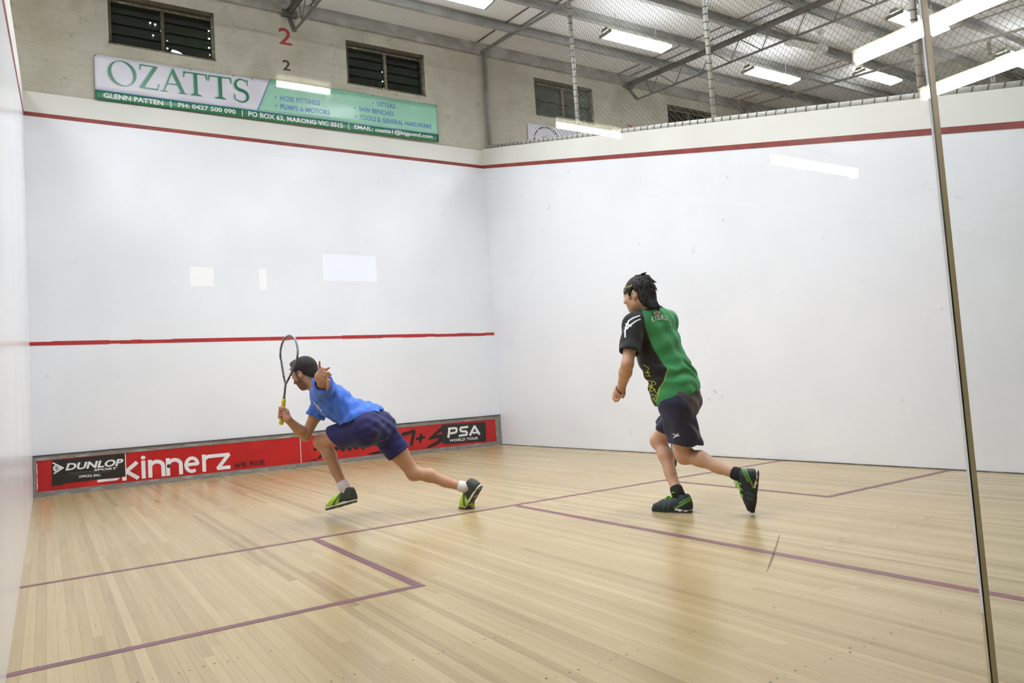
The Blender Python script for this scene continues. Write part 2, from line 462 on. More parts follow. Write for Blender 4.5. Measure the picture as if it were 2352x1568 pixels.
wl = side_wall('wall_left', -0.22, 0.0, 0.0, 'white left side wall seen edge-on at the left of the picture')
# dark joint where the right wall meets the floor
M_joint = noise_mat('wall_floor_joint', [(96, 88, 74), (60, 54, 46), (120, 110, 92)], scale=5, detail=6, rough=0.8)
MB().box(6.388, 6.4, -L_COURT, 0, 0.0, 0.008).build('floor_joint', M_joint, wr)
# divider beyond the neighbouring court
w3 = MB().prism([(0, 0), (-L_COURT, 0), (-L_COURT, top_z(-L_COURT)), (0, top_z(0))], 0, 12.85, 13.05).build('wall_divider', M_white)
tag(w3, 'white wall on the far side of the neighbouring court', 'wall', kind='structure')
for nm, x in (('wall_far_left', -7.2), ('wall_far_right', 20.0)):
    w = MB().box(x, x + 0.2, -14.7, 0.3, 0, 6.8).build(nm, M_cream); tag(w, 'cream end wall of the hall ' + ('beyond the left court' if x < 0 else 'beyond the right courts'), 'wall', kind='structure')

# ---- floor of narrow varnished boards
fl = empty('floor'); tag(fl, 'varnished narrow-board timber court floor with maroon lines', 'floor', kind='structure')
M_sub = base_mat('subfloor', (92, 72, 50), 0.9)
MB().box(-7, 20, -L_COURT, 0, -0.10, -0.022).build('subfloor', M_sub, fl)
BW = 0.0405; NB = 158
planks = []
for i in range(NB):
    y = 0.0
    first = random.uniform(0.6, 3.6)
    cuts = [0.0]; c = first
    while c < L_COURT - 0.5:
        cuts.append(c); c += random.uniform(2.4, 4.2)
    cuts.append(L_COURT)
    for a, b2 in zip(cuts, cuts[1:]):
        planks.append((i, a, b2))
def plank_area(p):
    i, a, b2 = p
    s = 0
    for t in (0.1, 0.5, 0.9):
        q = Vector(((i + 0.5) * BW, -(a + (b2 - a) * t), 0)) - CAM_POS
        d = q.dot(CAM_F); u = 1176 + 1706 * q.dot(CAM_R) / max(d, 0.1); v = 784 - 1706 * q.dot(CAM_U) / max(d, 0.1)
        if d > 0.3 and -50 < u < 2400 and v < 1620: s += 1.0 / d ** 3
    return s * (b2 - a)
planks.sort(key=plank_area, reverse=True)
def plank_geo(i, a, b2):
    g = 0.0002; x0, x1 = i * BW + g, min(6.4, (i + 1) * BW) - g
    return (x0, x1, -b2 + g, -a - g)
def tone_attr(me, tones):
    at = me.attributes.new('tone', 'FLOAT', 'FACE')
    at.data.foreach_set('value', tones)
def plank_tone():
    r = random.random()
    return random.gauss(0.34, 0.10) if r < 0.80 else random.gauss(0.14, 0.07) if r < 0.91 else random.gauss(0.50, 0.05)
for p in planks[:300]:
    x0, x1, y0, y1 = plank_geo(*p)
    dz = 0.0
    me = MB().box(x0, x1, y0, y1, -0.022, dz).mesh('plank')
    tone_attr(me, [plank_tone()] * 6)
    link_mesh('plank', me, M_plank, fl)
bm = MB(); tn = []
for p in planks[300:]:
    x0, x1, y0, y1 = plank_geo(*p)
    bm.box(x0, x1, y0, y1, -0.022, 0.0); tn += [plank_tone()] * 6
me = bm.mesh('planks_far'); tone_attr(me, tn)
o = link_mesh('planks_far', me, M_plank, fl); o['kind'] = 'stuff'
bm = MB()
bm.box(6.62, 12.85, -L_COURT, 0, -0.022, -0.0003); bm.box(-7, -0.22, -L_COURT, 0, -0.022, -0.0003); bm.box(13.05, 20, -L_COURT, 0, -0.022, -0.0003)
me = bm.mesh('neighbour_boards'); tone_attr(me, [0.33] * len(me.polygons)); link_mesh('neighbour_boards', me, M_plank, fl)
# nail heads over the joists
M_nail = base_mat('nail_head', (84, 66, 50), 0.7)
bm = MB()
for j in range(22):
    yy = -0.255 - 0.4555 * j
    if yy < -L_COURT + 0.05: continue
    for i in range(NB):
        if random.random() < 0.12: continue
        x = (i + 0.5) * BW + random.uniform(-0.008, 0.008); y = yy + random.uniform(-0.012, 0.012); r = random.uniform(0.0022, 0.0044)
        n = 6
        bm.add([(x + r * math.cos(k * math.pi / 3), y + r * 1.3 * math.sin(k * math.pi / 3), 0.0005) for k in range(n)], [tuple(range(n))])
o = bm.build('nail_heads', M_nail, fl); o['kind'] = 'stuff'
# painted lines
def fline(x0, x1, y0, y1): MB().box(x0, x1, y0, y1, -0.001, 0.0012).build('painted_line', M_floor_line, fl)
fline(0, 6.4, -5.49, -5.44)
fline(3.175, 3.225, -L_COURT, -5.49)
fline(1.60, 1.65, -7.14, -5.49); fline(0, 1.60, -7.14, -7.09)
fline(4.75, 4.80, -7.14, -5.49); fline(4.80, 6.4, -7.14, -7.09)

# ---- roof: sheeting, purlins, trusses
ce = empty('ceiling'); tag(ce, 'low-pitched grey roof lining with a wire safety mesh and steel purlins', 'ceiling', kind='structure')
def roof_slab(x0, x1, y0, y1, t=0.03):
    return [(x0, y0, roof_z(y0)), (x1, y0, roof_z(y0)), (x1, y1, roof_z(y1)), (x0, y1, roof_z(y1)),
            (x0, y0, roof_z(y0) + t), (x1, y0, roof_z(y0) + t), (x1, y1, roof_z(y1) + t), (x0, y1, roof_z(y1) + t)]
BOXF = [(0, 3, 2, 1), (4, 5, 6, 7), (0, 1, 5, 4), (1, 2, 6, 5), (2, 3, 7, 6), (3, 0, 4, 7)]
ys = [0.3] + [-0.95 * k for k in range(1, 16)] + [-14.7]
for a, b2 in zip(ys, ys[1:]):
    MB().add(roof_slab(-7.2, 20.2, a, b2), BOXF).build('roof_sheet', M_roof, ce)
for k in range(1, 16):
    y = -0.95 * k; z = roof_z(y)
    bm = MB()   # C section: web and two flanges
    bm.box(-7, 20, y - 0.004, y + 0.004, z - 0.15, z - 0.001)
    bm.box(-7, 20, y - 0.065, y - 0.004, z - 0.15, z - 0.143)
    bm.box(-7, 20, y - 0.065, y - 0.004, z - 0.012, z - 0.005)
    bm.build('purlin', M_steel, ce)
for k in range(1, 9):     # joints between roof sheets, straps running up the slope
    x = -6.0 + 3.1 * k
    for dx in (0, 0.28):
        MB().add([(x + dx + sx * 0.012, y, roof_z(y) - 0.006 - t) for t in (0, 0.006) for (sx, y) in ((-1, 0), (1, 0), (1, -14.6), (-1, -14.6))],
                 [(0, 1, 2, 3), (7, 6, 5, 4), (0, 4, 5, 1), (1, 5, 6, 2), (2, 6, 7, 3), (3, 7, 4, 0)]).build('roof_strap', M_dark_steel, ce)

def truss(x, label):
    t = empty('roof_truss', (x, 0, 6.57)); tag(t, label, 'truss', 'steel roof trusses')
    def ztop(y): return SLOPE * y
    def zbot(y): return -0.37 + SLOPE * y
    Y1 = -14.0
    bm = MB()
    for s in (-1, 1):      # two angles back to back
        bm.add([(s * 0.006, 0, 0), (s * 0.055, 0, 0), (s * 0.055, 0, -0.008), (s * 0.014, 0, -0.008), (s * 0.014, 0, -0.075), (s * 0.006, 0, -0.075)] +
               [(s * 0.006, Y1, ztop(Y1)), (s * 0.055, Y1, ztop(Y1)), (s * 0.055, Y1, ztop(Y1) - 0.008), (s * 0.014, Y1, ztop(Y1) - 0.008), (s * 0.014, Y1, ztop(Y1) - 0.075), (s * 0.006, Y1, ztop(Y1) - 0.075)],
               [tuple(range(6)), tuple(range(11, 5, -1))] + [(i, i + 6, (i + 1) % 6 + 6, (i + 1) % 6) for i in range(6)])
    bm.build('top_chord', M_dark_steel, t)
    MB().cyl((0, -0.24, zbot(-0.24)), (0, Y1, zbot(Y1)), 0.018, 6).build('bottom_chord', M_dark_steel, t)
    MB().cyl((-0.02, 0.0, -0.06), (-0.02, -0.24, zbot(-0.24)), 0.016, 6).build('end_strut', M_dark_steel, t)
    MB().cyl((0.02, 0.0, -0.06), (0.02, -0.24, zbot(-0.24)), 0.016, 6).build('end_strut', M_dark_steel, t)
    MB().box(-0.11, 0.11, -0.07, 0.0, -0.09, 0.0).build('bearing_cleat', M_dark_steel, t)
    y = -0.62; up = False; k = 0
    MB().cyl((0, -0.62, zbot(-0.62)), (0, -0.50, ztop(-0.5) - 0.06), 0.011, 5).build('web_bar', M_dark_steel, t)
    while y > -10.5:
        y2 = y - (0.40 if k % 2 else 0.22)
        MB().cyl((0, y, (ztop(y) - 0.06) if up else zbot(y)), (0, y2, zbot(y2) if up else (ztop(y2) - 0.06)), 0.009, 5).build('web_bar', M_dark_steel, t)
        up = not up; y = y2; k += 1
    return t
truss(3.27, 'steel roof truss whose end rests on the wall above the red number 2')
truss(9.74, 'steel lattice truss crossing the roof behind the wire fence')
truss(16.2, 'furthest steel truss in the right part of the roof')

# ---- wire fences on the wall tops
def fence(x, y1, label, lacing, seed, posts):
    f = empty('wire_fence', (x, 0, 0)); tag(f, label, 'fence', 'wire fences on the side walls')
    def zb(y): return top_z(y) + 0.03
    def zt(y): return 6.555 + 0.128 * y
    MB().cyl((0.06, -0.06, zb(0) - 0.02), (0.06, -0.06, zt(0) + 0.06), 0.036, 10).build('corner_post', M_steel, f, True)
    MB().cyl((0, -0.02, zt(0)), (0, y1, zt(y1)), 0.024, 8).build('top_rail', M_steel, f, True)
    MB().cyl((0, -0.05, zb(0) + 0.005), (0, y1, zb(y1) + 0.005), 0.026, 10).build('bottom_rail', M_pipe, f, True)
    for y in posts:
        MB().cyl((0, y, zb(y)), (0, y, zt(y)), 0.027, 10).build('post', M_pipe, f, True)
        bm = MB()
        z = zb(y) + 0.08
        while z < zt(y) - 0.05:
            ring = [(0.032 * math.cos(a), y + 0.032 * math.sin(a), z + 0.012 * math.sin(a + 0.7)) for a in [k * math.pi / 5 for k in range(10)]]
            bm.tube(ring, 0.0045, 4, True); z += 0.095 + random.uniform(-0.01, 0.01)
        lw = bm.build('lacing_wire', M_tie, f); lw['kind'] = 'stuff'
    if lacing:
        bm = MB(); y = -0.3
        while y > y1 + 0.2:
            z = zb(y) + 0.005
            ring = [(0.031 * math.cos(a), y + 0.018 * math.cos(a + 0.6), z + 0.031 * math.sin(a)) for a in [k * math.pi / 5 for k in range(10)]]
            bm.tube(ring, 0.0045, 4, True); y -= 0.115
        lw = bm.build('lacing_wire', M_tie, f); lw['kind'] = 'stuff'
    # chain-link: two sets of diagonal wires woven at 50 mm
    bm = MB(); st = 0.072
    for s in (1, -1):
        c = -14.0
        while c < 14.0:
            # wire z = c + s*1.15*y ; clip between the rails
            # zb(y) <= c + s*1.15 y <= zt(y)
            g = 1.15 * s
            ya = (zb(0) - c) / (g - 0.2515); yb = (zt(0) - c) / (g - 0.128)
            lo, hi = min(ya, yb), max(ya, yb)
            lo = max(lo, y1); hi = min(hi, -0.04)
            if hi - lo > 0.02:
                ox = 0.004 * s
                bm.cyl((ox, hi, c + g * hi), (ox, lo, c + g * lo), 0.0019, 3, cap=False)
            c += st
    o = bm.build('chain_link', M_wire, f); o['kind'] = 'stuff'
    return f
fence(6.47, -L_COURT, 'chain-link fence with lacing-tied pipe posts on top of the right wall', True, 1, (-2.5, -4.90, -7.15, -9.4))
fence(12.95, -L_COURT, 'further chain-link fence beyond the neighbouring court, its rail showing under the roof', False, 2, (-4.9,))

# ---- fluorescent fittings of the hall
def ceiling_light(x, y, z, label):
    f = empty('ceiling_light', (x, y, z)); tag(f, label, 'light', 'fluorescent fittings under the roof')
    MB().prism([(-0.065, 0.045), (-0.05, 0.095), (0.05, 0.095), (0.065, 0.045)], 0, -0.63, 0.63).build('housing', M_fixture, f)
    MB().prism([(-0.06, 0.044), (-0.132, 0.020), (-0.105, -0.01), (0.105, -0.01), (0.132, 0.020), (0.06, 0.044)], 0, -0.60, 0.60).build('diffuser', M_tube, f)
    la = bpy.data.lights.new('lamp', 'AREA'); la.shape = 'RECTANGLE'; la.size = 1.18; la.size_y = 0.205; la.energy = LAMP_W
    la.color = (0.872, 0.925, 1.0); la.spread = math.radians(135)
    lo = bpy.data.objects.new('lamp', la); COL.objects.link(lo); lo.parent = f; lo.location = (0, 0, -0.0115)
    for s in (-1, 1):
        MB().box(s * 0.615 - 0.013, s * 0.615 + 0.013, -0.13, 0.13, -0.012, 0.03).build('end_cap', M_fixture, f)
        MB().cyl((s * 0.4, 0, 0.095), (s * 0.4, 0, max(0.1, roof_z(y) - 0.15 - z)), 0.006, 6).build('hanger', M_steel, f)
XN = {-4.7: 'far left court', -1.6: 'court left of the wall', 1.5: 'left half of this court', 4.62: 'right half of this court', 7.83: 'first bay past the right wall', 10.92: 'second bay past the right wall', 13.95: 'third bay past the right wall'}
YN = {-2.36: 'nearest the front wall', -4.9: 'half way along the court', -7.45: 'nearest the glass'}
for x in XN:
    for y in YN:
        if x == 13.95 and y == -2.36:
            ceiling_light(13.75, -2.6, 6.34, 'glowing fluorescent fitting over the ' + XN[x] + ', ' + YN[y]); continue
        ceiling_light(x, y, 6.2 + SLOPE * y, 'glowing fluorescent fitting over the ' + XN[x] + ', ' + YN[y])

# ---- ceiling fan over the neighbouring court
M_fan = noise_mat('fan_white', [(214, 214, 206), (196, 196, 188)], scale=9, detail=3, rough=0.5)
fan = empty('ceiling_fan', (10.7, -3.5, 5.95)); tag(fan, 'pale three-blade ceiling fan hanging under the roof past the fence', 'fan')
MB().cyl((0, 0, 0.06), (0, 0, roof_z(-3.5) - 0.15 - 5.95), 0.014, 8).build('rod', M_fan, fan, True)
MB().cyl((0, 0, -0.05), (0, 0, 0.02), 0.085, 16).cyl((0, 0, 0.02), (0, 0, 0.09), 0.085, 16, 0.03).build('motor', M_fan, fan)
MB().cyl((0, 0, roof_z(-3.5) - 0.21 - 5.95), (0, 0, roof_z(-3.5) - 0.15 - 5.95), 0.05, 12, 0.06).build('canopy', M_fan, fan)
a0 = math.atan2(0.93, 0.73)
for k in range(3):
    a = a0 + k * 2 * math.pi / 3; ca, sa = math.cos(a), math.sin(a)
    vs = []
    for (r, w) in ((0.08, 0.03), (0.2, 0.062), (0.7, 0.075), (0.74, 0.06)):
        for (s, zz) in ((-1, -0.012), (1, 0.012), (1, 0.006), (-1, -0.018)):
            vs.append((ca * r - sa * w * s, sa * r + ca * w * s, zz))
    fs = [(0, 1, 2, 3), (15, 14, 13, 12)]
    for i in range(3):
        for j in range(4): fs.append((i * 4 + j, i * 4 + 4 + j, i * 4 + 4 + (j + 1) % 4, i * 4 + (j + 1) % 4))
    MB().add(vs, fs).build('blade', M_fan, fan)

# ---- spectator area behind the glass
M_sfloor = noise_mat('spectator_carpet', [(92, 88, 84), (74, 70, 68)], scale=60, detail=2, rough=0.9)
M_sceil = noise_mat('spectator_ceiling_board', [(168, 164, 156), (152, 148, 140)], scale=2, detail=4, rough=0.7)
M_swall = noise_mat('spectator_wall_paint', [(126, 120, 112), (110, 104, 96)], scale=2, detail=4, rough=0.7)
o = MB().box(-7, 20, -14.5, -L_COURT, -0.1, -0.004).build('floor_spectator', M_sfloor); tag(o, 'dark carpet of the spectator area behind the glass', 'floor', kind='structure')
o = MB().box(-7, 20, -14.5, -9.95, 2.72, 2.9).build('ceiling_spectator', M_sceil); tag(o, 'low grey ceiling over the spectator area behind the glass', 'ceiling', kind='structure')
wb = MB().box(-7, 20, -14.7, -14.5, 0, 5.6).build('wall_back', M_swall); tag(wb, 'grey-brown back wall of the spectator area', 'wall', kind='structure')
def batten(x, y, along_y, ln, label, r=0.034):
    f = empty('batten_light', (x, y, 2.6)); tag(f, label, 'light', 'batten lights in the spectator area')
    if along_y: f.rotation_euler = (0, 0, math.pi / 2)
    MB().box(-ln / 2, ln / 2, -0.05, 0.05, 0.035, 0.119).build('housing', M_fixture, f)
    MB().cyl((-ln / 2 + 0.02, 0, 0.0), (ln / 2 - 0.02, 0, 0.0), r, 10).build('tube', M_batten, f, True)
    for s in (-1, 1): MB().box(s * (ln / 2 - 0.01) - 0.012, s * (ln / 2 - 0.01) + 0.012, -0.04, 0.04, -0.04, 0.036).build('tube_holder', M_fixture, f)
batten(4.0, -10.80, True, 1.26, 'batten light by the glass, left of the pair running front to back')
batten(4.94, -10.95, True, 1.26, 'batten light by the glass, right of the pair running front to back')
batten(3.255, -12.90, False, 0.60, 'short batten light parallel to the glass, middle of three', 0.020)
batten(1.355, -12.95, False, 0.34, 'shortest batten light parallel to the glass, left of three', 0.016)
batten(5.70, -12.92, False, 1.22, 'batten light parallel to the glass, longest and right of three', 0.024)
M_screen = emit_mat('screen_glow', (200, 215, 255), 1.8)
M_lamp_glow = emit_mat('lit_doorway', (255, 240, 200), 1.6)
tv = empty('wall_screen', (2.13, -14.5, 1.90)); tag(tv, 'lit bluish screen on the spectator back wall', 'screen')
MB().box(-0.24, 0.24, 0.0, 0.04, -0.13, 0.13).build('bezel', M_black, tv)
MB().box(-0.21, 0.21, 0.04, 0.043, -0.10, 0.10).build('display', M_screen, tv)
for _m in (M_screen, M_lamp_glow, M_daylight, M_batten): _m.cycles.emission_sampling = 'NONE'
hp = empty('hatch_window', (1.25, -14.5, 1.81)); tag(hp, 'small warm lit servery hatch in the spectator back wall', 'hatch')
MB().box(-0.28, 0.28, 0.0, 0.02, 0.07, 0.10).build('hatch_frame', M_win_dark, hp)
MB().box(-0.25, -0.10, 0.0, 0.01, -0.06, 0.07).build('lit_opening', M_lamp_glow, hp)
MB().box(0.21, 0.26, 0.0, 0.01, -0.08, 0.07).build('lit_opening', M_lamp_glow, hp)

# ---- glass back wall
gw = empty('wall_glass', (0, -L_COURT, 0)); tag(gw, 'glass back wall of the court with an upright panel joint', 'glass wall', kind='structure')
M_glass = glass_mat('clear_glass', (0.985, 0.992, 0.988), 0.0)
M_glass_g = glass_mat('green_glass', (0.965, 0.992, 0.98), 0.03)
MB().box(0.003, 1.474, -0.012, 0.0, 0.003, 2.4).build('pane', M_glass, gw)
MB().box(1.497, 6.397, -0.012, 0.0, 0.003, 2.4).build('pane', M_glass_g, gw)
M_seal = noise_mat('pane_seal', [(206, 196, 170), (184, 176, 150)], scale=16, detail=4, rough=0.4)
_tr = nd(M_seal, 'ShaderNodeBsdfTranslucent'); _tr.inputs['Color'].default_value = (*lin((222, 212, 180)), 1)
_mx = nd(M_seal, 'ShaderNodeMixShader'); _mx.inputs['Fac'].default_value = 0.6
M_seal.node_tree.links.new(M_seal.node_tree.nodes['Principled BSDF'].outputs[0], _mx.inputs[1]); M_seal.node_tree.links.new(_tr.outputs[0], _mx.inputs[2])
M_seal.node_tree.links.new(_mx.outputs[0], M_seal.node_tree.nodes['Material Output'].inputs[0])
M_seal_dark = noise_mat('pane_seal_dark', [(86, 80, 66), (62, 58, 48)], scale=16, detail=4, rough=0.5)
MB().box(1.4745, 1.4785, -0.0125, -0.001, 0.003, 2.4).build('dark_pane_edge', M_seal_dark, gw)
MB().box(1.479, 1.4965, -0.0122, 0.0, 0.003, 2.4).build('pale_seal', M_seal, gw)
# an old scuff on the spectators' side of the left pane
M_scuff = bpy.data.materials.new('glass_scuff'); M_scuff.use_nodes = True
M_scuff.node_tree.nodes['Principled BSDF'].inputs['Base Color'].default_value = (*lin((120, 100, 72)), 1)
M_scuff.node_tree.nodes['Principled BSDF'].inputs['Alpha'].default_value = 0.45
MB().add([(0.9712, -0.0128, 0.6890), (0.9738, -0.0128, 0.6893), (0.9672, -0.0128, 0.6770), (0.9556, -0.0128, 0.6590), (0.9418, -0.0128, 0.6455), (0.9402, -0.0128, 0.6460), (0.9490, -0.0128, 0.6600), (0.9630, -0.0128, 0.6775)],
         [(0, 1, 2, 7), (7, 2, 3, 6), (6, 3, 4, 5)]).build('scuff_mark', M_scuff, gw)

# ================================================================== THE TIN (ad board along the foot of the front wall)
tin = empty('tin_board', (0, 0, 0)); tag(tin, 'grey-framed red advertising tin along the foot of the front wall', 'tin board')
MB().box(0.004, 6.396, -0.035, -0.001, 0.0, 0.062).build('kick_board', M_tin_grey, tin)
MB().box(0.004, 6.396, -0.035, -0.001, 0.424, 0.472).build('top_rail', M_tin_grey, tin)
MB().box(0.004, 6.396, -0.042, -0.001, 0.472, 0.486).build('cap_strip', M_tin_dark, tin)
MB().box(0.004, 0.030, -0.034, -0.001, 0.062, 0.424).build('end_post', M_tin_grey, tin)
MB().box(6.295, 6.396, -0.034, -0.001, 0.062, 0.424).build('end_post', M_tin_grey, tin)
pl = MB().box(0.032, 3.126, -0.030, -0.001, 0.062, 0.424).build('red_panel', M_tin_red, tin)
pr2 = MB().box(3.134, 6.294, -0.030, -0.001, 0.062, 0.424).build('red_panel', M_tin_red, tin)
MB().box(3.126, 3.134, -0.031, -0.001, 0.062, 0.424).build('panel_joint', M_text_white, tin)
zz = [0.075 + 0.0325 * k for k in range(11)]
MB().prism([(0.036, z) for z in reversed(zz)] + [(0.040 + 0.007 * ((k * 7) % 5) / 4, z) for k, z in enumerate(zz)], 1, -0.0315, -0.030).build('torn_paper_edge', M_text_white, pl)
# skinnerz: rounded lettering, its first letter half covered by a sticker
MB().prism([(0.653, 0.100), (0.86, 0.100), (0.90, 0.125), (0.655, 0.135)], 1, -0.0315, -0.030).build('lettering', M_text_white, pl)
def strokes(parts, y, mat, parent, name='lettering'):
    bm = MB()
    for i, poly in enumerate(parts): bm.prism(poly, 1, y - 0.0012 - 0.00004 * i, y)
    return bm.build(name, mat, parent)
def stroke_poly(pts, w):
    """mitred band along a 2-D polyline, as quads"""
    out = []
    for a, b2 in zip(pts, pts[1:]):
        dx, dz = b2[0] - a[0], b2[1] - a[1]; l = math.hypot(dx, dz) or 1
        nx, nz = -dz / l * w / 2, dx / l * w / 2; ex, ez = dx / l * w * 0.18, dz / l * w * 0.18
        out.append([(a[0] + nx - ex, a[1] + nz - ez), (b2[0] + nx + ex, b2[1] + nz + ez), (b2[0] - nx + ex, b2[1] - nz + ez), (a[0] - nx - ex, a[1] - nz - ez)])
    return out
def arc(cx, cz, rx, rz, a0, a1, n=9):
    return [(cx + rx * math.cos(math.radians(a0 + (a1 - a0) * k / n)), cz + rz * math.sin(math.radians(a0 + (a1 - a0) * k / n))) for k in range(n + 1)]
SW = 0.046
zb0, zt0 = 0.095, 0.300          # baseline and x-height
P = []
P += stroke_poly([(0.945, zb0), (0.945, 0.40)], SW)
P += stroke_poly([(1.095, zb0 + 0.005), (0.968, 0.195), (1.085, zt0 - 0.008)], SW)
P += stroke_poly([(1.160, zb0), (1.160, zt0)], SW)
P += [arc(1.160, 0.345, 0.027, 0.024, 0, 360, 12)[:-1]]
for x in (1.235, 1.44):
    P += stroke_poly([(x, zb0), (x, zt0)], SW)
    P += stroke_poly([(x, 0.235)] + arc(x + 0.075, 0.215, 0.075, 0.064, 180, 0) + [(x + 0.15, zb0)], SW)
P += stroke_poly([(1.655, 0.200), (1.79, 0.200)] + arc(1.722, 0.195, 0.070, 0.085, 10, 300, 12), SW * 0.92)
P += stroke_poly([(1.868, zb0), (1.868, zt0)], SW)
P += stroke_poly([(1.868, 0.215)] + arc(1.935, 0.215, 0.067, 0.064, 180, 90) + [(2.02, 0.279)], SW)
P += stroke_poly([(2.005, 0.279), (2.178, 0.279), (2.035, 0.112), (2.183, 0.112)], SW)
strokes(P, -0.0302, M_text_white, pl)
# WE RIDE, scratchy black
P = []
for pts in ([(2.245, 0.155), (2.262, 0.10), (2.285, 0.145), (2.305, 0.10), (2.325, 0.155)], [(2.395, 0.150), (2.345, 0.148), (2.35, 0.103), (2.40, 0.105)], [(2.345, 0.127), (2.39, 0.128)],
            [(2.445, 0.10), (2.452, 0.16), (2.49, 0.155), (2.485, 0.13), (2.45, 0.13), (2.50, 0.098)], [(2.52, 0.155), (2.515, 0.10)], [(2.54, 0.155), (2.535, 0.102), (2.575, 0.11), (2.58, 0.145), (2.54, 0.155)],
            [(2.63, 0.158), (2.595, 0.156), (2.598, 0.104), (2.635, 0.104)], [(2.595, 0.13), (2.628, 0.132)]):
    P += stroke_poly(pts, 0.012)
strokes(P, -0.0302, M_ink, pl)
# black sticker with the ball maker's name
st = MB().prism([(0.187, 0.108), (0.225, 0.118), (0.27, 0.112), (0.33, 0.132), (0.962, 0.134), (0.965, 0.419), (0.190, 0.412)], 1, -0.0335, -0.0302).build('sticker', M_black, tin)
MB().box(0.958, 0.966, -0.034, -0.0302, 0.134, 0.418).build('sticker_edge', M_text_white, st)
lettering('DUNLOP', 0.325, 0.940, 0.279, 0.364, -0.0342, M_text_white, st, offset=0.035, shear=0.22, slope=-0.012)
lettering('SPORT', 0.618, 0.872, 0.238, 0.266, -0.0342, M_text_white, st, offset=0.03, shear=0.2, slope=-0.02)
lettering('OFFICIAL BALL', 0.462, 0.690, 0.178, 0.206, -0.0342, M_text_white, st, offset=0.03, shear=0.2, slope=-0.02)
P = stroke_poly([(0.200, 0.385), (0.306, 0.315), (0.208, 0.258)], 0.014) + stroke_poly(arc(0.236, 0.318, 0.030, 0.034, 50, 310, 12), 0.012) + stroke_poly([(0.222, 0.30), (0.222, 0.336), (0.248, 0.33), (0.25, 0.306), (0.222, 0.30)], 0.009) + [[(0.255, 0.345), (0.306, 0.314), (0.262, 0.292)]]
strokes(P, -0.0337, M_text_white, st)
P = [[(0.36, 0.244), (0.60, 0.238), (0.60, 0.241), (0.36, 0.247)], [(0.34, 0.225), (0.80, 0.215), (0.80, 0.2165), (0.34, 0.2265)]]
strokes(P, -0.0337, M_tin_grey, st)
# black brush lettering on the right-hand panel
def brush(pts, w): return stroke_poly(pts, w)
P = []
P += [[(3.215, 0.075), (3.36, 0.098), (3.40, 0.150), (3.60, 0.245), (3.60, 0.20), (3.45, 0.115), (3.33, 0.075)]]
P += brush([(3.32, 0.225), (3.37, 0.245), (3.50, 0.30), (3.62, 0.335), (3.70, 0.30)], 0.04)
for k, x in enumerate((3.62, 3.74, 3.84, 3.94, 4.04)):
    P += brush([(x - 0.05, 0.21 + 0.008 * k), (x, 0.165 + 0.01 * (k % 2)), (x + 0.03, 0.28)], 0.036)
    P += brush([(x, 0.19), (x + 0.06, 0.22)], 0.03)
P += brush([(4.07, 0.20), (4.16, 0.30), (4.25, 0.22)], 0.05)
P += [[(4.09, 0.085), (4.28, 0.115), (4.40, 0.16), (4.30, 0.072), (4.15, 0.070)]]
P += brush([(4.40, 0.12), (4.46, 0.34)], 0.055)
P += brush([(4.56, 0.345), (4.585, 0.155)], 0.060) + brush([(4.70, 0.335), (4.58, 0.24), (4.71, 0.150)], 0.048)
P += brush([(4.70, 0.318), (4.86, 0.355), (4.80, 0.15)], 0.050)
P += brush([(4.885, 0.228), (5.03, 0.246)], 0.038) + brush([(4.97, 0.296), (4.95, 0.172)], 0.040)
P += [[(5.08, 0.21), (5.16, 0.27), (5.33, 0.385), (5.33, 0.31), (5.22, 0.262), (5.335, 0.262), (5.335, 0.155), (5.20, 0.10), (5.10, 0.075), (5.045, 0.068), (5.07, 0.10), (5.22, 0.165), (5.27, 0.208), (5.10, 0.20)]]
strokes(P, -0.0302, M_ink, pr2)
s2 = MB().prism([(5.327, 0.112), (6.100, 0.084), (6.113, 0.388), (5.330, 0.408)], 1, -0.0335, -0.0302).build('sticker', M_black, tin)
P = []
SWp = 0.038
P += stroke_poly([(5.430, 0.205), (5.455, 0.318)], SWp) + stroke_poly([(5.440, 0.338), (5.555, 0.338), (5.585, 0.325), (5.578, 0.280), (5.55, 0.268), (5.475, 0.264)], SWp * 0.9)
P += stroke_poly([(5.785, 0.338), (5.665, 0.335), (5.645, 0.315), (5.655, 0.282), (5.69, 0.275), (5.745, 0.270), (5.765, 0.245), (5.75, 0.218), (5.62, 0.212)], SWp * 0.9)
P += stroke_poly([(5.815, 0.205), (5.905, 0.338), (5.985, 0.205)], SWp) + stroke_poly([(5.87, 0.236), (5.965, 0.236)], SWp * 0.75)
strokes(P, -0.0337, M_text_white, s2)
lettering('WORLD TOUR', 5.448, 5.955, 0.132, 0.174, -0.0342, M_text_white, s2, offset=0.025, shear=0.12, slope=-0.012)

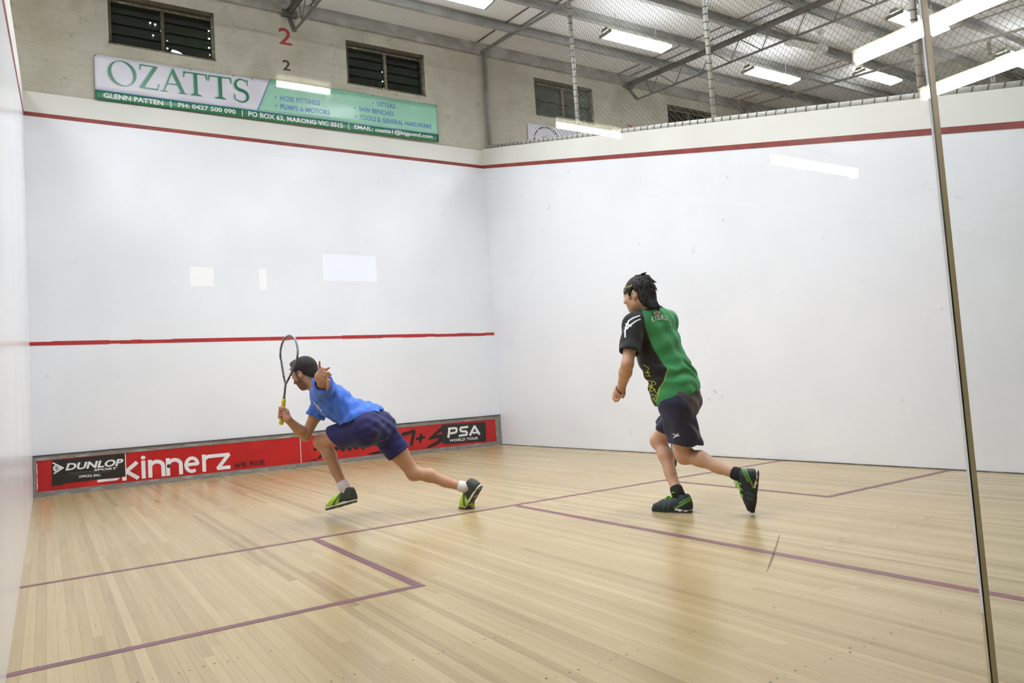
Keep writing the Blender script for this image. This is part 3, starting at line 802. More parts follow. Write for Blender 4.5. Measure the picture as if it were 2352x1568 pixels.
# ================================================================== BANNERS
M_ban_white = noise_mat('banner_white', [(226, 224, 232), (214, 212, 222)], scale=3, detail=4, rough=0.25)
M_ban_mint = noise_mat('banner_mint', [(160, 210, 184), (150, 200, 174)], scale=3, detail=4, rough=0.16)
M_ban_mint2 = noise_mat('banner_mint_dark', [(126, 186, 156), (116, 176, 146)], scale=3, detail=4, rough=0.2)
M_ban_green = noise_mat('banner_green', [(48, 124, 84), (42, 114, 76)], scale=3, detail=4, rough=0.3)
M_ban_blue = base_mat('banner_blue_line', (96, 140, 196), 0.3)
M_print_green = noise_mat('print_green', [(46, 122, 88), (40, 112, 80)], scale=6, detail=3, rough=0.3)
M_print_shadow = base_mat('print_shadow', (176, 198, 194), 0.3)
M_print_blue = noise_mat('print_blue', [(92, 136, 194), (82, 124, 186)], scale=6, detail=3, rough=0.3)
def bwave(x, z):   # the vinyl sags and ripples a little between its fixings
    return -0.026 - 0.010 * math.sin(1.9 * x + 0.6 + 2.0 * (z - 5.2)) * math.exp(-((z - 5.42) / 0.25) ** 2) - 0.006 * math.sin(4.3 * x - 3 * z)
TILT = 0.0075
def bz(x, z): return z + TILT * (x - 0.766)
def sheet(x0f, x1f, z0, z1, y, mat, parent, name, nx=60, nz=8, thick=0.002):
    """rippled sheet between z0 and z1; x0f/x1f give the left/right edge at each height"""
    vs, fs = [], []
    for t in (0, thick):
        for j in range(nz + 1):
            z = z0 + (z1 - z0) * j / nz
            for i in range(nx + 1):
                x = x0f(z) + (x1f(z) - x0f(z)) * i / nx
                vs.append((x, bwave(x, z) + y + t, bz(x, z)))
    N = (nx + 1) * (nz + 1)
    for j in range(nz):
        for i in range(nx):
            a = j * (nx + 1) + i
            fs.append((a, a + 1, a + nx + 2, a + nx + 1)); fs.append((N + a + nx + 1, N + a + nx + 2, N + a + 1, N + a))
    bd = [i for i in range(nx + 1)] + [(j + 1) * (nx + 1) - 1 for j in range(1, nz + 1)] + [nz * (nx + 1) + i for i in range(nx - 1, -1, -1)] + [j * (nx + 1) for j in range(nz - 1, 0, -1)]
    for a, b2 in zip(bd, bd[1:] + bd[:1]): fs.append((b2, a, a + N, b2 + N))
    return MB().add(vs, fs).build(name, mat, parent, True)
bn = empty('banner', (0, 0, 0)); tag(bn, 'long white and green sponsor banner fixed to the brick above the front wall', 'banner')
sl = lambda z: 2.769 + (z - 5.03) * (2.955 - 2.769) / (5.485 - 5.03)
sheet(lambda z: 0.766, sl, 5.003, 5.459, 0, M_ban_white, bn, 'white_field')
sheet(sl, lambda z: 5.59, 5.003, 5.489 - 0.04, 0, M_ban_mint, bn, 'mint_field')
sheet(sl, lambda z: 5.59, 5.449, 5.489 - 0.002, 0, M_ban_mint2, bn, 'top_strip', nz=2)
sheet(lambda z: sl(z) - 0.006, lambda z: sl(z) + 0.006, 5.003, 5.487, -0.002, M_ban_blue, bn, 'slanted_blue_line', nx=1)
sheet(lambda z: 0.766, lambda z: 5.59, 4.993, 5.004, -0.001, M_ban_blue, bn, 'blue_line', nz=1)
gs = sheet(lambda z: 0.762, lambda z: 5.588, 4.878, 4.994, 0, M_ban_green, bn, 'green_strip', nz=3)
def bl(body, x0, x1, z0, z1, mat, off=0.02, shear=0.0):
    V, F = font_mesh(body, 1.0, off, shear, 1.0)
    mn, mx = V.min(0), V.max(0); U = (V - mn) / (mx - mn)
    vs = []
    for u, v in U:
        X = x0 + u * (x1 - x0); Z = z0 + v * (z1 - z0)
        vs.append((X, bwave(X, Z) - 0.004, bz(X, Z)))
    return MB().add(vs, F).build('lettering', mat, bn)
bl('GLENN PATTEN', 0.857, 1.547, 4.905, 4.972, M_text_white, 0.03)
bl('|', 1.634, 1.646, 4.890, 4.980, M_text_white)
bl('PH: 0427 500 090', 1.728, 2.461, 4.908, 4.972, M_text_white, 0.03)
bl('|', 2.542, 2.554, 4.890, 4.980, M_text_white)
bl('PO BOX 63, MARONG VIC 3515', 2.629, 3.993, 4.893, 4.978, M_text_white, 0.03)
bl('|', 4.075, 4.087, 4.890, 4.990, M_text_white)
bl('EMAIL: ozatts1@bigpond.com', 4.170, 5.474, 4.900, 4.985, M_text_white, 0.03)
for t, x0, x1, z0 in (('', 3.086, 3.72, 5.335), ('HOSE FITTINGS', 3.080, 3.66, 5.200), ('PUMPS & MOTORS', 3.082, 3.80, 5.075),
                      ('UTTERS', 4.560, 4.866, 5.325), ('SAW BENCHES', 4.262, 4.83, 5.20), ('TOOLS & GENERAL HARDWARE', 4.262, 5.465, 5.075)):
    if t: bl(t, x0, x1, z0, z0 + 0.073, M_print_blue, 0.012)
    q = []
    xx, zz = x0 - 0.062, z0 + 0.036
    MB().add([(xx + 0.012 * math.cos(k * math.pi / 4), bwave(xx, zz) - 0.004, bz(xx, zz) + 0.012 * math.sin(k * math.pi / 4)) for k in range(8)], [tuple(range(8))]).build('bullet', M_print_blue, bn)
# OZATTS: roman capitals with thick and thin strokes and bracketed serifs
def roman(parts, dx, dz, y, mat):
    bm = MB()
    for i, poly in enumerate(parts):
        vs = [(x + dx, bwave(x, z) - y - 0.00001 * i, bz(x, z) + dz) for x, z in poly]
        bm.add(vs, [tuple(range(len(vs)))])
    bm.build('lettering', mat, bn)
def ring(cx, cz, rx, rz, tx, tz, n=40, tilt=0.0):
    out = []
    for k in range(n):
        q = []
        for a in (2 * math.pi * k / n, 2 * math.pi * (k + 1) / n): q.append((cx + rx * math.cos(a), cz + rz * math.sin(a)))
        for a in (2 * math.pi * (k + 1) / n, 2 * math.pi * k / n): q.append((cx + tilt * math.sin(a) + (rx - tx) * math.cos(a), cz + (rz - tz) * math.sin(a)))
        out.append(q)
    return out
Z0, Z1 = 5.098, 5.418
parts = ring(1.077, 5.255, 0.165, 0.168, 0.042, 0.012, tilt=-0.02)
# Z
parts += [[(1.283, Z1), (1.495, Z1), (1.495, Z1 - 0.016), (1.30, Z1 - 0.020)], [(1.283, Z1), (1.300, Z1), (1.290, Z1 - 0.075), (1.278, Z1 - 0.075)],
          [(1.445, Z1 - 0.01), (1.497, Z1 - 0.01), (1.325, Z0 + 0.01), (1.272, Z0 + 0.01)], [(1.272, Z0), (1.490, Z0), (1.490, Z0 + 0.018), (1.29, Z0 + 0.018)], [(1.475, Z0), (1.490, Z0), (1.512, Z0 + 0.085), (1.500, Z0 + 0.085)]]
# A
parts += [[(1.556, Z0 + 0.01), (1.571, Z0 + 0.01), (1.682, Z1 - 0.02), (1.672, Z1 + 0.008)], [(1.672, Z1 + 0.010), (1.690, Z1 + 0.010), (1.822, Z0 + 0.01), (1.772, Z0 + 0.01), (1.66, Z1 - 0.05)],
          [(1.605, 5.205), (1.745, 5.205), (1.738, 5.220), (1.612, 5.220)], [(1.520, Z0), (1.612, Z0), (1.606, Z0 + 0.011), (1.528, Z0 + 0.011)], [(1.735, Z0), (1.852, Z0), (1.845, Z0 + 0.011), (1.742, Z0 + 0.011)]]
for cx in (1.958, 2.272):   # T
    parts += [[(cx - 0.148, Z1), (cx + 0.148, Z1), (cx + 0.148, Z1 - 0.018), (cx - 0.148, Z1 - 0.018)], [(cx - 0.148, Z1), (cx - 0.136, Z1), (cx - 0.128, Z1 - 0.02), (cx - 0.142, Z1 - 0.085), (cx - 0.152, Z1 - 0.085)],
              [(cx + 0.148, Z1), (cx + 0.136, Z1), (cx + 0.128, Z1 - 0.02), (cx + 0.142, Z1 - 0.085), (cx + 0.152, Z1 - 0.085)],
              [(cx - 0.023, Z1 - 0.01), (cx + 0.023, Z1 - 0.01), (cx + 0.023, Z0 + 0.01), (cx - 0.023, Z0 + 0.01)], [(cx - 0.075, Z0), (cx + 0.075, Z0), (cx + 0.065, Z0 + 0.012), (cx + 0.023, Z0 + 0.03), (cx - 0.023, Z0 + 0.03), (cx - 0.065, Z0 + 0.012)]]
# S
sp = arc(2.555, 5.335, 0.083, 0.082, 40, 230, 14) + arc(2.545, 5.178, 0.088, 0.084, 60, -140, 14)
ws = [0.016 + 0.032 * math.exp(-((k - 14.5) / 6.5) ** 2) for k in range(len(sp))]
for k in range(len(sp) - 1):
    a, b2 = sp[k], sp[k + 1]; dx, dz = b2[0] - a[0], b2[1] - a[1]; l = math.hypot(dx, dz) or 1
    nx, nz = -dz / l, dx / l
    parts.append([(a[0] + nx * ws[k] / 2, a[1] + nz * ws[k] / 2), (b2[0] + nx * ws[k + 1] / 2, b2[1] + nz * ws[k + 1] / 2), (b2[0] - nx * ws[k + 1] / 2, b2[1] - nz * ws[k + 1] / 2), (a[0] - nx * ws[k] / 2, a[1] - nz * ws[k] / 2)])
parts += [[(2.628, 5.42), (2.640, 5.42), (2.640, 5.335), (2.630, 5.335)], [(2.452, 5.195), (2.463, 5.195), (2.47, 5.11), (2.458, 5.11)]]
roman(parts, -0.014, 0.004, 0.0030, M_print_shadow)
roman(parts, 0, 0, 0.0045, M_print_green)
M_bolt = base_mat('fixing_screw', (70, 62, 52), 0.5)
for x, z in ((0.78, 5.44), (1.9, 5.455), (2.45, 5.455), (2.7, 5.452), (3.4, 5.478), (4.5, 5.478), (5.57, 5.475)):
    MB().cyl((x, bwave(x, z) - 0.006, bz(x, z)), (x, -0.0035, bz(x, z)), 0.008, 8).build('fixing_screw', M_bolt, bn)
# second banner, mostly hidden behind the right wall
b3 = empty('banner', (0, 0, 0)); tag(b3, 'white banner with a dotted ring logo showing behind the fence above the right wall', 'banner')
MB().box(7.345, 12.2, -0.0062, -0.0035, 4.90, 5.475).build('white_field', M_ban_white, b3)
for k in range(34):
    a = 2 * math.pi * k / 34 + 0.03
    cx, cz, r = 7.74, 5.17, 0.275
    P4 = [(cx + rr * math.cos(a + da), cz + rr * math.sin(a + da)) for rr, da in ((r - 0.016, -0.06), (r + 0.016, -0.06), (r + 0.016, 0.06), (r - 0.016, 0.06))]
    MB().prism(P4, 1, -0.0075, -0.0063).build('ring_dash', M_ink if k % 3 else M_tin_grey, b3)
lettering('the', 7.64, 7.86, 5.20, 5.30, -0.0075, M_tin_grey, b3)
lettering('Wi', 8.06, 8.36, 5.17, 5.34, -0.0075, M_ink, b3, offset=0.01)

# ================================================================== PLAYERS
# Each figure is a signed-distance sculpture (tapered limbs, ellipsoid trunk and head, chained fingers) turned into ONE continuous
# surface by surface nets; clothes, hair, shoes are sculpted over the same skeleton.
def V3(p): return np.array(p, float)
def unit(v):
    v = np.asarray(v, float); return v / np.linalg.norm(v)
def ortho(u, f):
    """u = up axis kept, f made perpendicular; returns right, forward, up"""
    u = unit(u); f = unit(np.asarray(f, float) - u * np.dot(f, u)); return np.cross(f, u), f, u

class Field:
    def __init__(self, lo, hi, h):
        self.h = h; self.lo = np.array(lo, float)
        self.n = np.maximum(4, np.ceil((np.array(hi) - self.lo) / h).astype(int) + 1)
        self.D = np.full(self.n, 0.5, np.float32)
        self.ax = [(self.lo[i] + h * np.arange(self.n[i])).astype(np.float32) for i in range(3)]
    def sub(self, lo, hi):
        s = []
        for i in range(3):
            a = int(np.floor((lo[i] - self.lo[i]) / self.h)); b = int(np.ceil((hi[i] - self.lo[i]) / self.h)) + 1
            s.append(slice(max(0, a), max(0, min(self.n[i], b))))
        g = np.meshgrid(*[self.ax[i][s[i]] for i in range(3)], indexing='ij', sparse=True)
        return tuple(s), g
    def put(self, s, d, k, op='u'):
        D = self.D[s]
        if op == 'u':
            if k > 0:
                hh = np.maximum(k - np.abs(D - d), 0) / k
                self.D[s] = np.minimum(D, d) - hh * hh * (k * 0.25)
            else: self.D[s] = np.minimum(D, d)
        else:
            d = -d
            if k > 0:
                hh = np.maximum(k - np.abs(D - d), 0) / k
                self.D[s] = np.maximum(D, d) + hh * hh * (k * 0.25)
            else: self.D[s] = np.maximum(D, d)
    def cone(self, a, b, ra, rb, k=0.02, flat=None, q=1.0, op='u'):
        """tapered capsule; flat = unit axis squashed by factor q"""
        a = V3(a); b = V3(b); m = max(ra, rb) + 0.05 + k
        s, g = self.sub(np.minimum(a, b) - m, np.maximum(a, b) + m)
        if self.D[s].size == 0: return
        ba = b - a; l2 = max(1e-9, float(ba @ ba))
        p = [g[i] - np.float32(a[i]) for i in range(3)]
        t = np.clip((p[0] * ba[0] + p[1] * ba[1] + p[2] * ba[2]) / l2, 0, 1).astype(np.float32)
        e = [p[i] - t * np.float32(ba[i]) for i in range(3)]
        if flat is not None:
            w = e[0] * flat[0] + e[1] * flat[1] + e[2] * flat[2]
            e = [e[i] + w * np.float32(flat[i] * (1.0 / q - 1.0)) for i in range(3)]
        d = np.sqrt(e[0] ** 2 + e[1] ** 2 + e[2] ** 2) - (ra + (rb - ra) * t)
        self.put(s, d.astype(np.float32), k, op)
    def chain(self, pts, rs, k=0.008):
        for i in range(len(pts) - 1): self.cone(pts[i], pts[i + 1], rs[i], rs[i + 1], k)
    def ell(self, c, axes, r, k=0.02, op='u'):
        c = V3(c); m = max(r) + 0.04 + k
        s, g = self.sub(c - m, c + m)
        if self.D[s].size == 0: return
        p = [g[i] - np.float32(c[i]) for i in range(3)]
        k0 = 0; k1 = 0
        for ax, rr in zip(axes, r):
            w = p[0] * ax[0] + p[1] * ax[1] + p[2] * ax[2]
            k0 = k0 + (w / rr) ** 2; k1 = k1 + (w / rr ** 2) ** 2
        k0 = np.sqrt(k0); k1 = np.sqrt(k1) + 1e-6
        self.put(s, (k0 * (k0 - 1) / k1).astype(np.float32), k, op)
    def cut(self, pt, n, k=0.0):
        """remove everything on the side the normal points to"""
        g = np.meshgrid(*self.ax, indexing='ij', sparse=True)
        d = sum((g[i] - np.float32(pt[i])) * np.float32(n[i]) for i in range(3))
        self.D = np.maximum(self.D, d.astype(np.float32))
    def cut_near(self, pt, n, c, r):
        """the same, only inside a ball round c"""
        c = V3(c); s, g = self.sub(c - r, c + r)
        d = sum((g[i] - np.float32(pt[i])) * np.float32(n[i]) for i in range(3))
        rr = np.sqrt(sum((g[i] - np.float32(c[i])) ** 2 for i in range(3)))
        self.D[s] = np.where(rr < r, np.maximum(self.D[s], d), self.D[s])
    def like(self):
        G = Field.__new__(Field); G.h = self.h; G.lo = self.lo; G.n = self.n; G.ax = self.ax
        G.D = np.full(self.n, 0.5, np.float32); return G
    def merge(self, G, k):
        self.put((slice(None),) * 3, G.D, k)
    def ripple(self, fn):
        """add a displacement (only near the surface)"""
        idx = np.argwhere(np.abs(self.D) < 0.03)
        if len(idx) == 0: return
        P = self.lo + idx * self.h
        self.D[idx[:, 0], idx[:, 1], idx[:, 2]] += fn(P).astype(np.float32)
    def nets(self):
        D = self.D; S = D < 0
        n = np.array(D.shape)
        # cells with a sign change
        c = np.zeros(n - 1, np.int8)
        for dx in (0, 1):
            for dy in (0, 1):
                for dz in (0, 1): c += S[dx:n[0] - 1 + dx, dy:n[1] - 1 + dy, dz:n[2] - 1 + dz]
        act = (c > 0) & (c < 8)
        idx = np.argwhere(act)
        vid = np.full(n - 1, -1, np.int32); vid[act] = np.arange(len(idx))
        acc = np.zeros((len(idx), 3)); cnt = np.zeros(len(idx))
        cor = [(x, y, z) for x in (0, 1) for y in (0, 1) for z in (0, 1)]
        val = {q: D[idx[:, 0] + q[0], idx[:, 1] + q[1], idx[:, 2] + q[2]] for q in cor}
        for a in cor:
            for ax in range(3):
                if a[ax]: continue
                b = list(a); b[ax] = 1; b = tuple(b)
                va, vb = val[a], val[b]
                msk = (va < 0) != (vb < 0)
                t = np.where(msk, va / np.where(msk, va - vb, 1), 0)
                q = np.array(a, float)[None, :].repeat(len(idx), 0); q[:, ax] += t
                acc[msk] += q[msk]; cnt[msk] += 1
        V = self.lo + (idx + acc / cnt[:, None]) * self.h
        F = []
        for ax in range(3):
            sl0 = [slice(None)] * 3; sl1 = [slice(None)] * 3
            sl0[ax] = slice(0, n[ax] - 1); sl1[ax] = slice(1, n[ax])
            A, B = S[tuple(sl0)], S[tuple(sl1)]
            e = np.argwhere(A != B)
            o1, o2 = [(1, 2), (2, 0), (0, 1)][ax]
            ok = (e[:, o1] > 0) & (e[:, o2] > 0) & (e[:, o1] < n[o1] - 1) & (e[:, o2] < n[o2] - 1)
            e = e[ok]
            inside = A[e[:, 0], e[:, 1], e[:, 2]]
            def cell(d1, d2):
                q = e.copy(); q[:, o1] -= d1; q[:, o2] -= d2
                return vid[q[:, 0], q[:, 1], q[:, 2]]
            quad = np.stack([cell(1, 1), cell(0, 1), cell(0, 0), cell(1, 0)], 1)
            quad = np.where(inside[:, None], quad, quad[:, ::-1])
            F.append(quad)
        return V, np.concatenate(F)
    def build(self, name, mat, parent, colfn=None, relax=1):
        V, F = self.nets()
        # light relaxation for a clean surface
        for _ in range(relax):
            A = np.zeros_like(V); C = np.zeros(len(V))
            for i in range(4):
                j = (i + 1) % 4
                np.add.at(A, F[:, i], V[F[:, j]]); np.add.at(C, F[:, i], 1)
                np.add.at(A, F[:, j], V[F[:, i]]); np.add.at(C, F[:, j], 1)
            V = V * 0.5 + 0.5 * A / np.maximum(C, 1)[:, None]
        me = bpy.data.meshes.new(name)
        me.vertices.add(len(V)); me.vertices.foreach_set('co', V.astype(np.float32).ravel())
        me.loops.add(F.size); me.loops.foreach_set('vertex_index', F.astype(np.int32).ravel())
        me.polygons.add(len(F)); me.polygons.foreach_set('loop_start', np.arange(0, F.size, 4, dtype=np.int32))
        me.update(calc_edges=True); me.validate()
        me.polygons.foreach_set('use_smooth', np.ones(len(me.polygons), bool))
        if colfn is not None and len(me.vertices) == len(V):
            nr = np.zeros(len(V) * 3, np.float32); me.vertices.foreach_get('normal', nr)
            C = np.asarray(colfn(V, nr.reshape(-1, 3)), float) / 255.0
            C = np.where(C <= 0.04045, C / 12.92, ((C + 0.055) / 1.055) ** 2.4)
            at = me.color_attributes.new('paint', 'FLOAT_COLOR', 'POINT')
            at.data.foreach_set('color', np.c_[C, np.ones(len(C))].astype(np.float32).ravel())
        return link_mesh(name, me, mat, parent)

def paint_mat(name, rough, bump=0.0, bscale=300.0, spec=0.4, sheen=0.0, sss=0.0):
    m = base_mat(name, (200, 200, 200), rough, 0, spec)
    L = m.node_tree.links; b = m.node_tree.nodes['Principled BSDF']
    a = nd(m, 'ShaderNodeVertexColor', layer_name='paint')
    tc = nd(m, 'ShaderNodeTexCoord'); nz = nd(m, 'ShaderNodeTexNoise', Scale=28.0, Detail=4.0)
    L.new(tc.outputs['Object'], nz.inputs['Vector'])
    mr = nd(m, 'ShaderNodeMapRange'); mr.inputs['To Min'].default_value = 0.86; mr.inputs['To Max'].default_value = 1.14
    L.new(nz.outputs['Fac'], mr.inputs['Value'])
    mx = nd(m, 'ShaderNodeMixRGB', blend_type='MULTIPLY'); mx.inputs['Fac'].default_value = 1
    L.new(a.outputs['Color'], mx.inputs['Color1']); L.new(mr.outputs[0], mx.inputs['Color2'])
    L.new(mx.outputs['Color'], b.inputs['Base Color'])
    if sheen: b.inputs['Sheen Weight'].default_value = sheen
    if sss:
        b.inputs['Subsurface Weight'].default_value = sss; b.inputs['Subsurface Radius'].default_value = (0.01, 0.004, 0.002)
    if bump:
        n2 = nd(m, 'ShaderNodeTexNoise', Scale=bscale, Detail=2.0)
        L.new(tc.outputs['Object'], n2.inputs['Vector'])
        bp = nd(m, 'ShaderNodeBump', Strength=bump, Distance=0.002)
        L.new(n2.outputs['Fac'], bp.inputs['Height']); L.new(bp.outputs['Normal'], b.inputs['Normal'])
    return m
M_skin = paint_mat('skin', 0.5, 0.05, 200)
M_cloth = paint_mat('sports_fabric', 0.75, 0.15, 900, spec=0.25, sheen=0.1)
M_hair = paint_mat('hair', 0.55, 0.0, 700, spec=0.3)
_n = nd(M_hair, 'ShaderNodeTexNoise', Scale=1.0, Detail=3.0); _mp = nd(M_hair, 'ShaderNodeMapping'); _tc = nd(M_hair, 'ShaderNodeTexCoord')
_mp.inputs['Scale'].default_value = (420, 420, 45); _bp = nd(M_hair, 'ShaderNodeBump', Strength=0.8, Distance=0.004)
for _a, _b in ((_tc.outputs['Object'], _mp.inputs['Vector']), (_mp.outputs['Vector'], _n.inputs['Vector']), (_n.outputs['Fac'], _bp.inputs['Height']), (_bp.outputs['Normal'], M_hair.node_tree.nodes['Principled BSDF'].inputs['Normal'])):
    M_hair.node_tree.links.new(_a, _b)
M_shoe = paint_mat('shoe_mesh', 0.55, 0.2, 600)
M_rubber = paint_mat('shoe_sole', 0.6, 0.1, 300)
M_sock_w = noise_mat('white_sock', [(222, 216, 216), (204, 198, 198)], scale=90, detail=2, rough=0.9, bump=0.3, bscale=400)
M_sock_b = noise_mat('black_sock', [(28, 28, 30), (20, 20, 22)], scale=90, detail=2, rough=0.9, bump=0.3, bscale=400)
M_eye = base_mat('eyeball', (210, 205, 200), 0.2)
M_lime = noise_mat('lime_lace', [(150, 220, 60), (130, 200, 50)], scale=60, detail=2, rough=0.7)
M_white_print = base_mat('shirt_print_white', (236, 240, 236), 0.6)
M_yellow_print = base_mat('shirt_print_yellow', (206, 214, 66), 0.6)
M_wristband = base_mat('black_wristband', (26, 22, 20), 0.6)

def const(col): return lambda P, N: np.tile(np.array(col, float), (len(P), 1))
def mixc(C, mask, col):
    mask = np.clip(mask, 0, 1)[:, None]; return C * (1 - mask) + np.array(col, float) * mask
def sstep(a, b, x): 
    t = np.clip((x - a) / (b - a), 0, 1); return t * t * (3 - 2 * t)
def lerp(a, b, t): return V3(a) * (1 - t) + V3(b) * t

def leg(F, hip, kne, ank, back, s=1.0):
    """thigh, knee, calf with its belly on the back side, shin, ankle"""
    F.cone(hip, lerp(hip, kne, 0.55), 0.088 * s, 0.072 * s, 0.03)
    F.cone(lerp(hip, kne, 0.5), kne, 0.072 * s, 0.052 * s, 0.03)
    F.cone(kne, kne, 0.053 * s, 0.053 * s, 0.03)
    c1 = lerp(kne, ank, 0.30) + back * 0.016
    F.cone(kne, c1, 0.047 * s, 0.050 * s, 0.03); F.cone(c1, lerp(kne, ank, 0.68), 0.050 * s, 0.037 * s, 0.03)
    F.cone(lerp(kne, ank, 0.62), ank, 0.038 * s, 0.035 * s, 0.02)
def arm(F, sho, elb, wri, s=1.0):
    F.cone(sho, sho, 0.058 * s, 0.058 * s, 0.03)
    F.cone(sho, lerp(sho, elb, 0.45), 0.052 * s, 0.046 * s, 0.03)
    F.cone(lerp(sho, elb, 0.45), elb, 0.046 * s, 0.038 * s, 0.02)
    F.cone(elb, lerp(elb, wri, 0.32), 0.039 * s, 0.042 * s, 0.02)
    F.cone(lerp(elb, wri, 0.32), wri, 0.042 * s, 0.027 * s, 0.02)
def fist(F, c, axis, palm, wri):
    """hand closed round a grip: four fingers wrap it, the thumb closes over them"""
    a = unit(axis); d = unit(np.asarray(palm, float) - a * np.dot(palm, a)); e = np.cross(a, d)
    R = 0.026
    F.ell(c + d * 0.030 - a * 0.002, (a, d, e), (0.042, 0.020, 0.030), 0.012)
    F.cone(wri, c + d * 0.034, 0.026, 0.024, 0.02)
    for i in range(4):
        o = c + a * (0.030 - 0.020 * i); L = (0.95, 1.0, 0.96, 0.85)[i]
        pts = [o + d * 0.030 + e * 0.016]
        for ang, rr in ((70, R), (125, R), (180, R), (235, R * 0.98), (285 - 15 * (1 - L), R * 0.95)):
            t = math.radians(ang); pts.append(o + (d * math.cos(t) + e * math.sin(t)) * rr)
        F.chain(pts, [0.0105, 0.010, 0.0095, 0.009, 0.0085, 0.0075], 0.004)
    o = c + a * 0.042
    pts = [o + d * 0.026 - e * 0.014 - a * 0.020]
    for ang, rr in ((-50, R), (-95, R), (-140, R)):
        t = math.radians(ang); pts.append(o + a * 0.006 + (d * math.cos(t) + e * math.sin(t)) * rr)
    F.chain(pts, [0.014, 0.012, 0.0105, 0.009], 0.006)

def head(F, c, r, f, u, jaw=1.0):
    ax = (r, f, u)
    F.ell(c + u * 0.028 - f * 0.012, ax, (0.076, 0.097, 0.090), 0.0)
    F.ell(c - u * 0.030 + f * 0.026, ax, (0.060 * jaw, 0.066, 0.082), 0.03)
    F.ell(c - u * 0.088 + f * 0.060, ax, (0.026, 0.024, 0.022), 0.03)
    F.ell(c - u * 0.062 + f * 0.010, ax, (0.056 * jaw, 0.060, 0.030), 0.03)
    F.ell(c + u * 0.030 + f * 0.074, ax, (0.045, 0.016, 0.012), 0.02)
    for s in (-1, 1):
        F.ell(c + u * 0.010 + f * 0.096 + r * (0.031 * s), ax, (0.016, 0.014, 0.011), 0.012, 's')
        F.ell(c + u * 0.010 + f * 0.080 + r * (0.031 * s), ax, (0.0125, 0.0125, 0.0115), 0.004)
        F.ell(c - u * 0.028 + f * 0.060 + r * (0.042 * s), ax, (0.018, 0.020, 0.018), 0.03)
        # ear: rim, bowl and lobe
        e = c + r * (0.077 * s) - f * 0.010 - u * 0.004
        F.ell(e, (unit(r * s - f * 0.5), unit(f + r * s * 0.5), u), (0.009, 0.021, 0.032), 0.006)
        F.ell(e + r * (0.011 * s) + f * 0.004 + u * 0.004, (unit(r * s - f * 0.5), unit(f + r * s * 0.5), u), (0.008, 0.011, 0.018), 0.004, 's')
        F.ell(e - u * 0.027 + f * 0.006, ax, (0.007, 0.009, 0.010), 0.006)
    F.cone(c + u * 0.014 + f * 0.090, c - u * 0.022 + f * 0.108, 0.008, 0.011, 0.012)
    F.ell(c - u * 0.026 + f * 0.100, ax, (0.016, 0.013, 0.010), 0.008)
    F.ell(c - u * 0.052 + f * 0.086, ax, (0.022, 0.012, 0.006), 0.008)
    F.ell(c - u * 0.064 + f * 0.084, ax, (0.020, 0.011, 0.007), 0.008)

def torso_frames(J):
    hc = (V3(J['Lhip']) + V3(J['Rhip'])) / 2; sc = (V3(J['Lsho']) + V3(J['Rsho'])) / 2
    up = unit(V3(J['C7']) - hc)
    rh = unit(V3(J['Rhip']) - V3(J['Lhip'])); rs = unit(V3(J['Rsho']) - V3(J['Lsho']))
    fh = unit(np.cross(up, rh)); fs = unit(np.cross(up, rs))
    return hc, sc, up, rh, rs, fh, fs

def torso(F, J, g=0.0, k=0.05, belly=0.0, top=True):
    """trunk from pelvis to shoulders, g = how far cloth stands off the body"""
    hc, sc, up, rh, rs, fh, fs = torso_frames(J)
    L = np.linalg.norm(V3(J['C7']) - hc)
    st = [(0.02, 0.150, 0.105), (0.22, 0.140, 0.098), (0.42, 0.140, 0.098), (0.66, 0.155, 0.112), (0.84, 0.150, 0.105)]
    prev = None
    for t, w, dp in st:
        s = sstep(0.1, 0.8, t)
        r = unit(rh * (1 - s) + rs * s); f = unit(np.cross(up, r))
        axis_c = hc + (lerp(hc, sc, 1.0) - hc) * 0 + up * (L * t) + (f * 0.010)
        if t > 0.6: axis_c = lerp(axis_c, sc - up * (L * (0.90 - t)), 0.6)
        F.ell(axis_c, (r, f, up), (w + g, dp + g, 0.105), k)
    if top:
        F.cone(lerp(J['Lsho'], sc, 0.12), lerp(J['Rsho'], sc, 0.12), 0.060 + g, 0.060 + g, k)
        F.cone(V3(J['C7']) - up * 0.03, lerp(sc, J['Lsho'], 0.8), 0.055 + g, 0.045 + g, k)
        F.cone(V3(J['C7']) - up * 0.03, lerp(sc, J['Rsho'], 0.8), 0.055 + g, 0.045 + g, k)

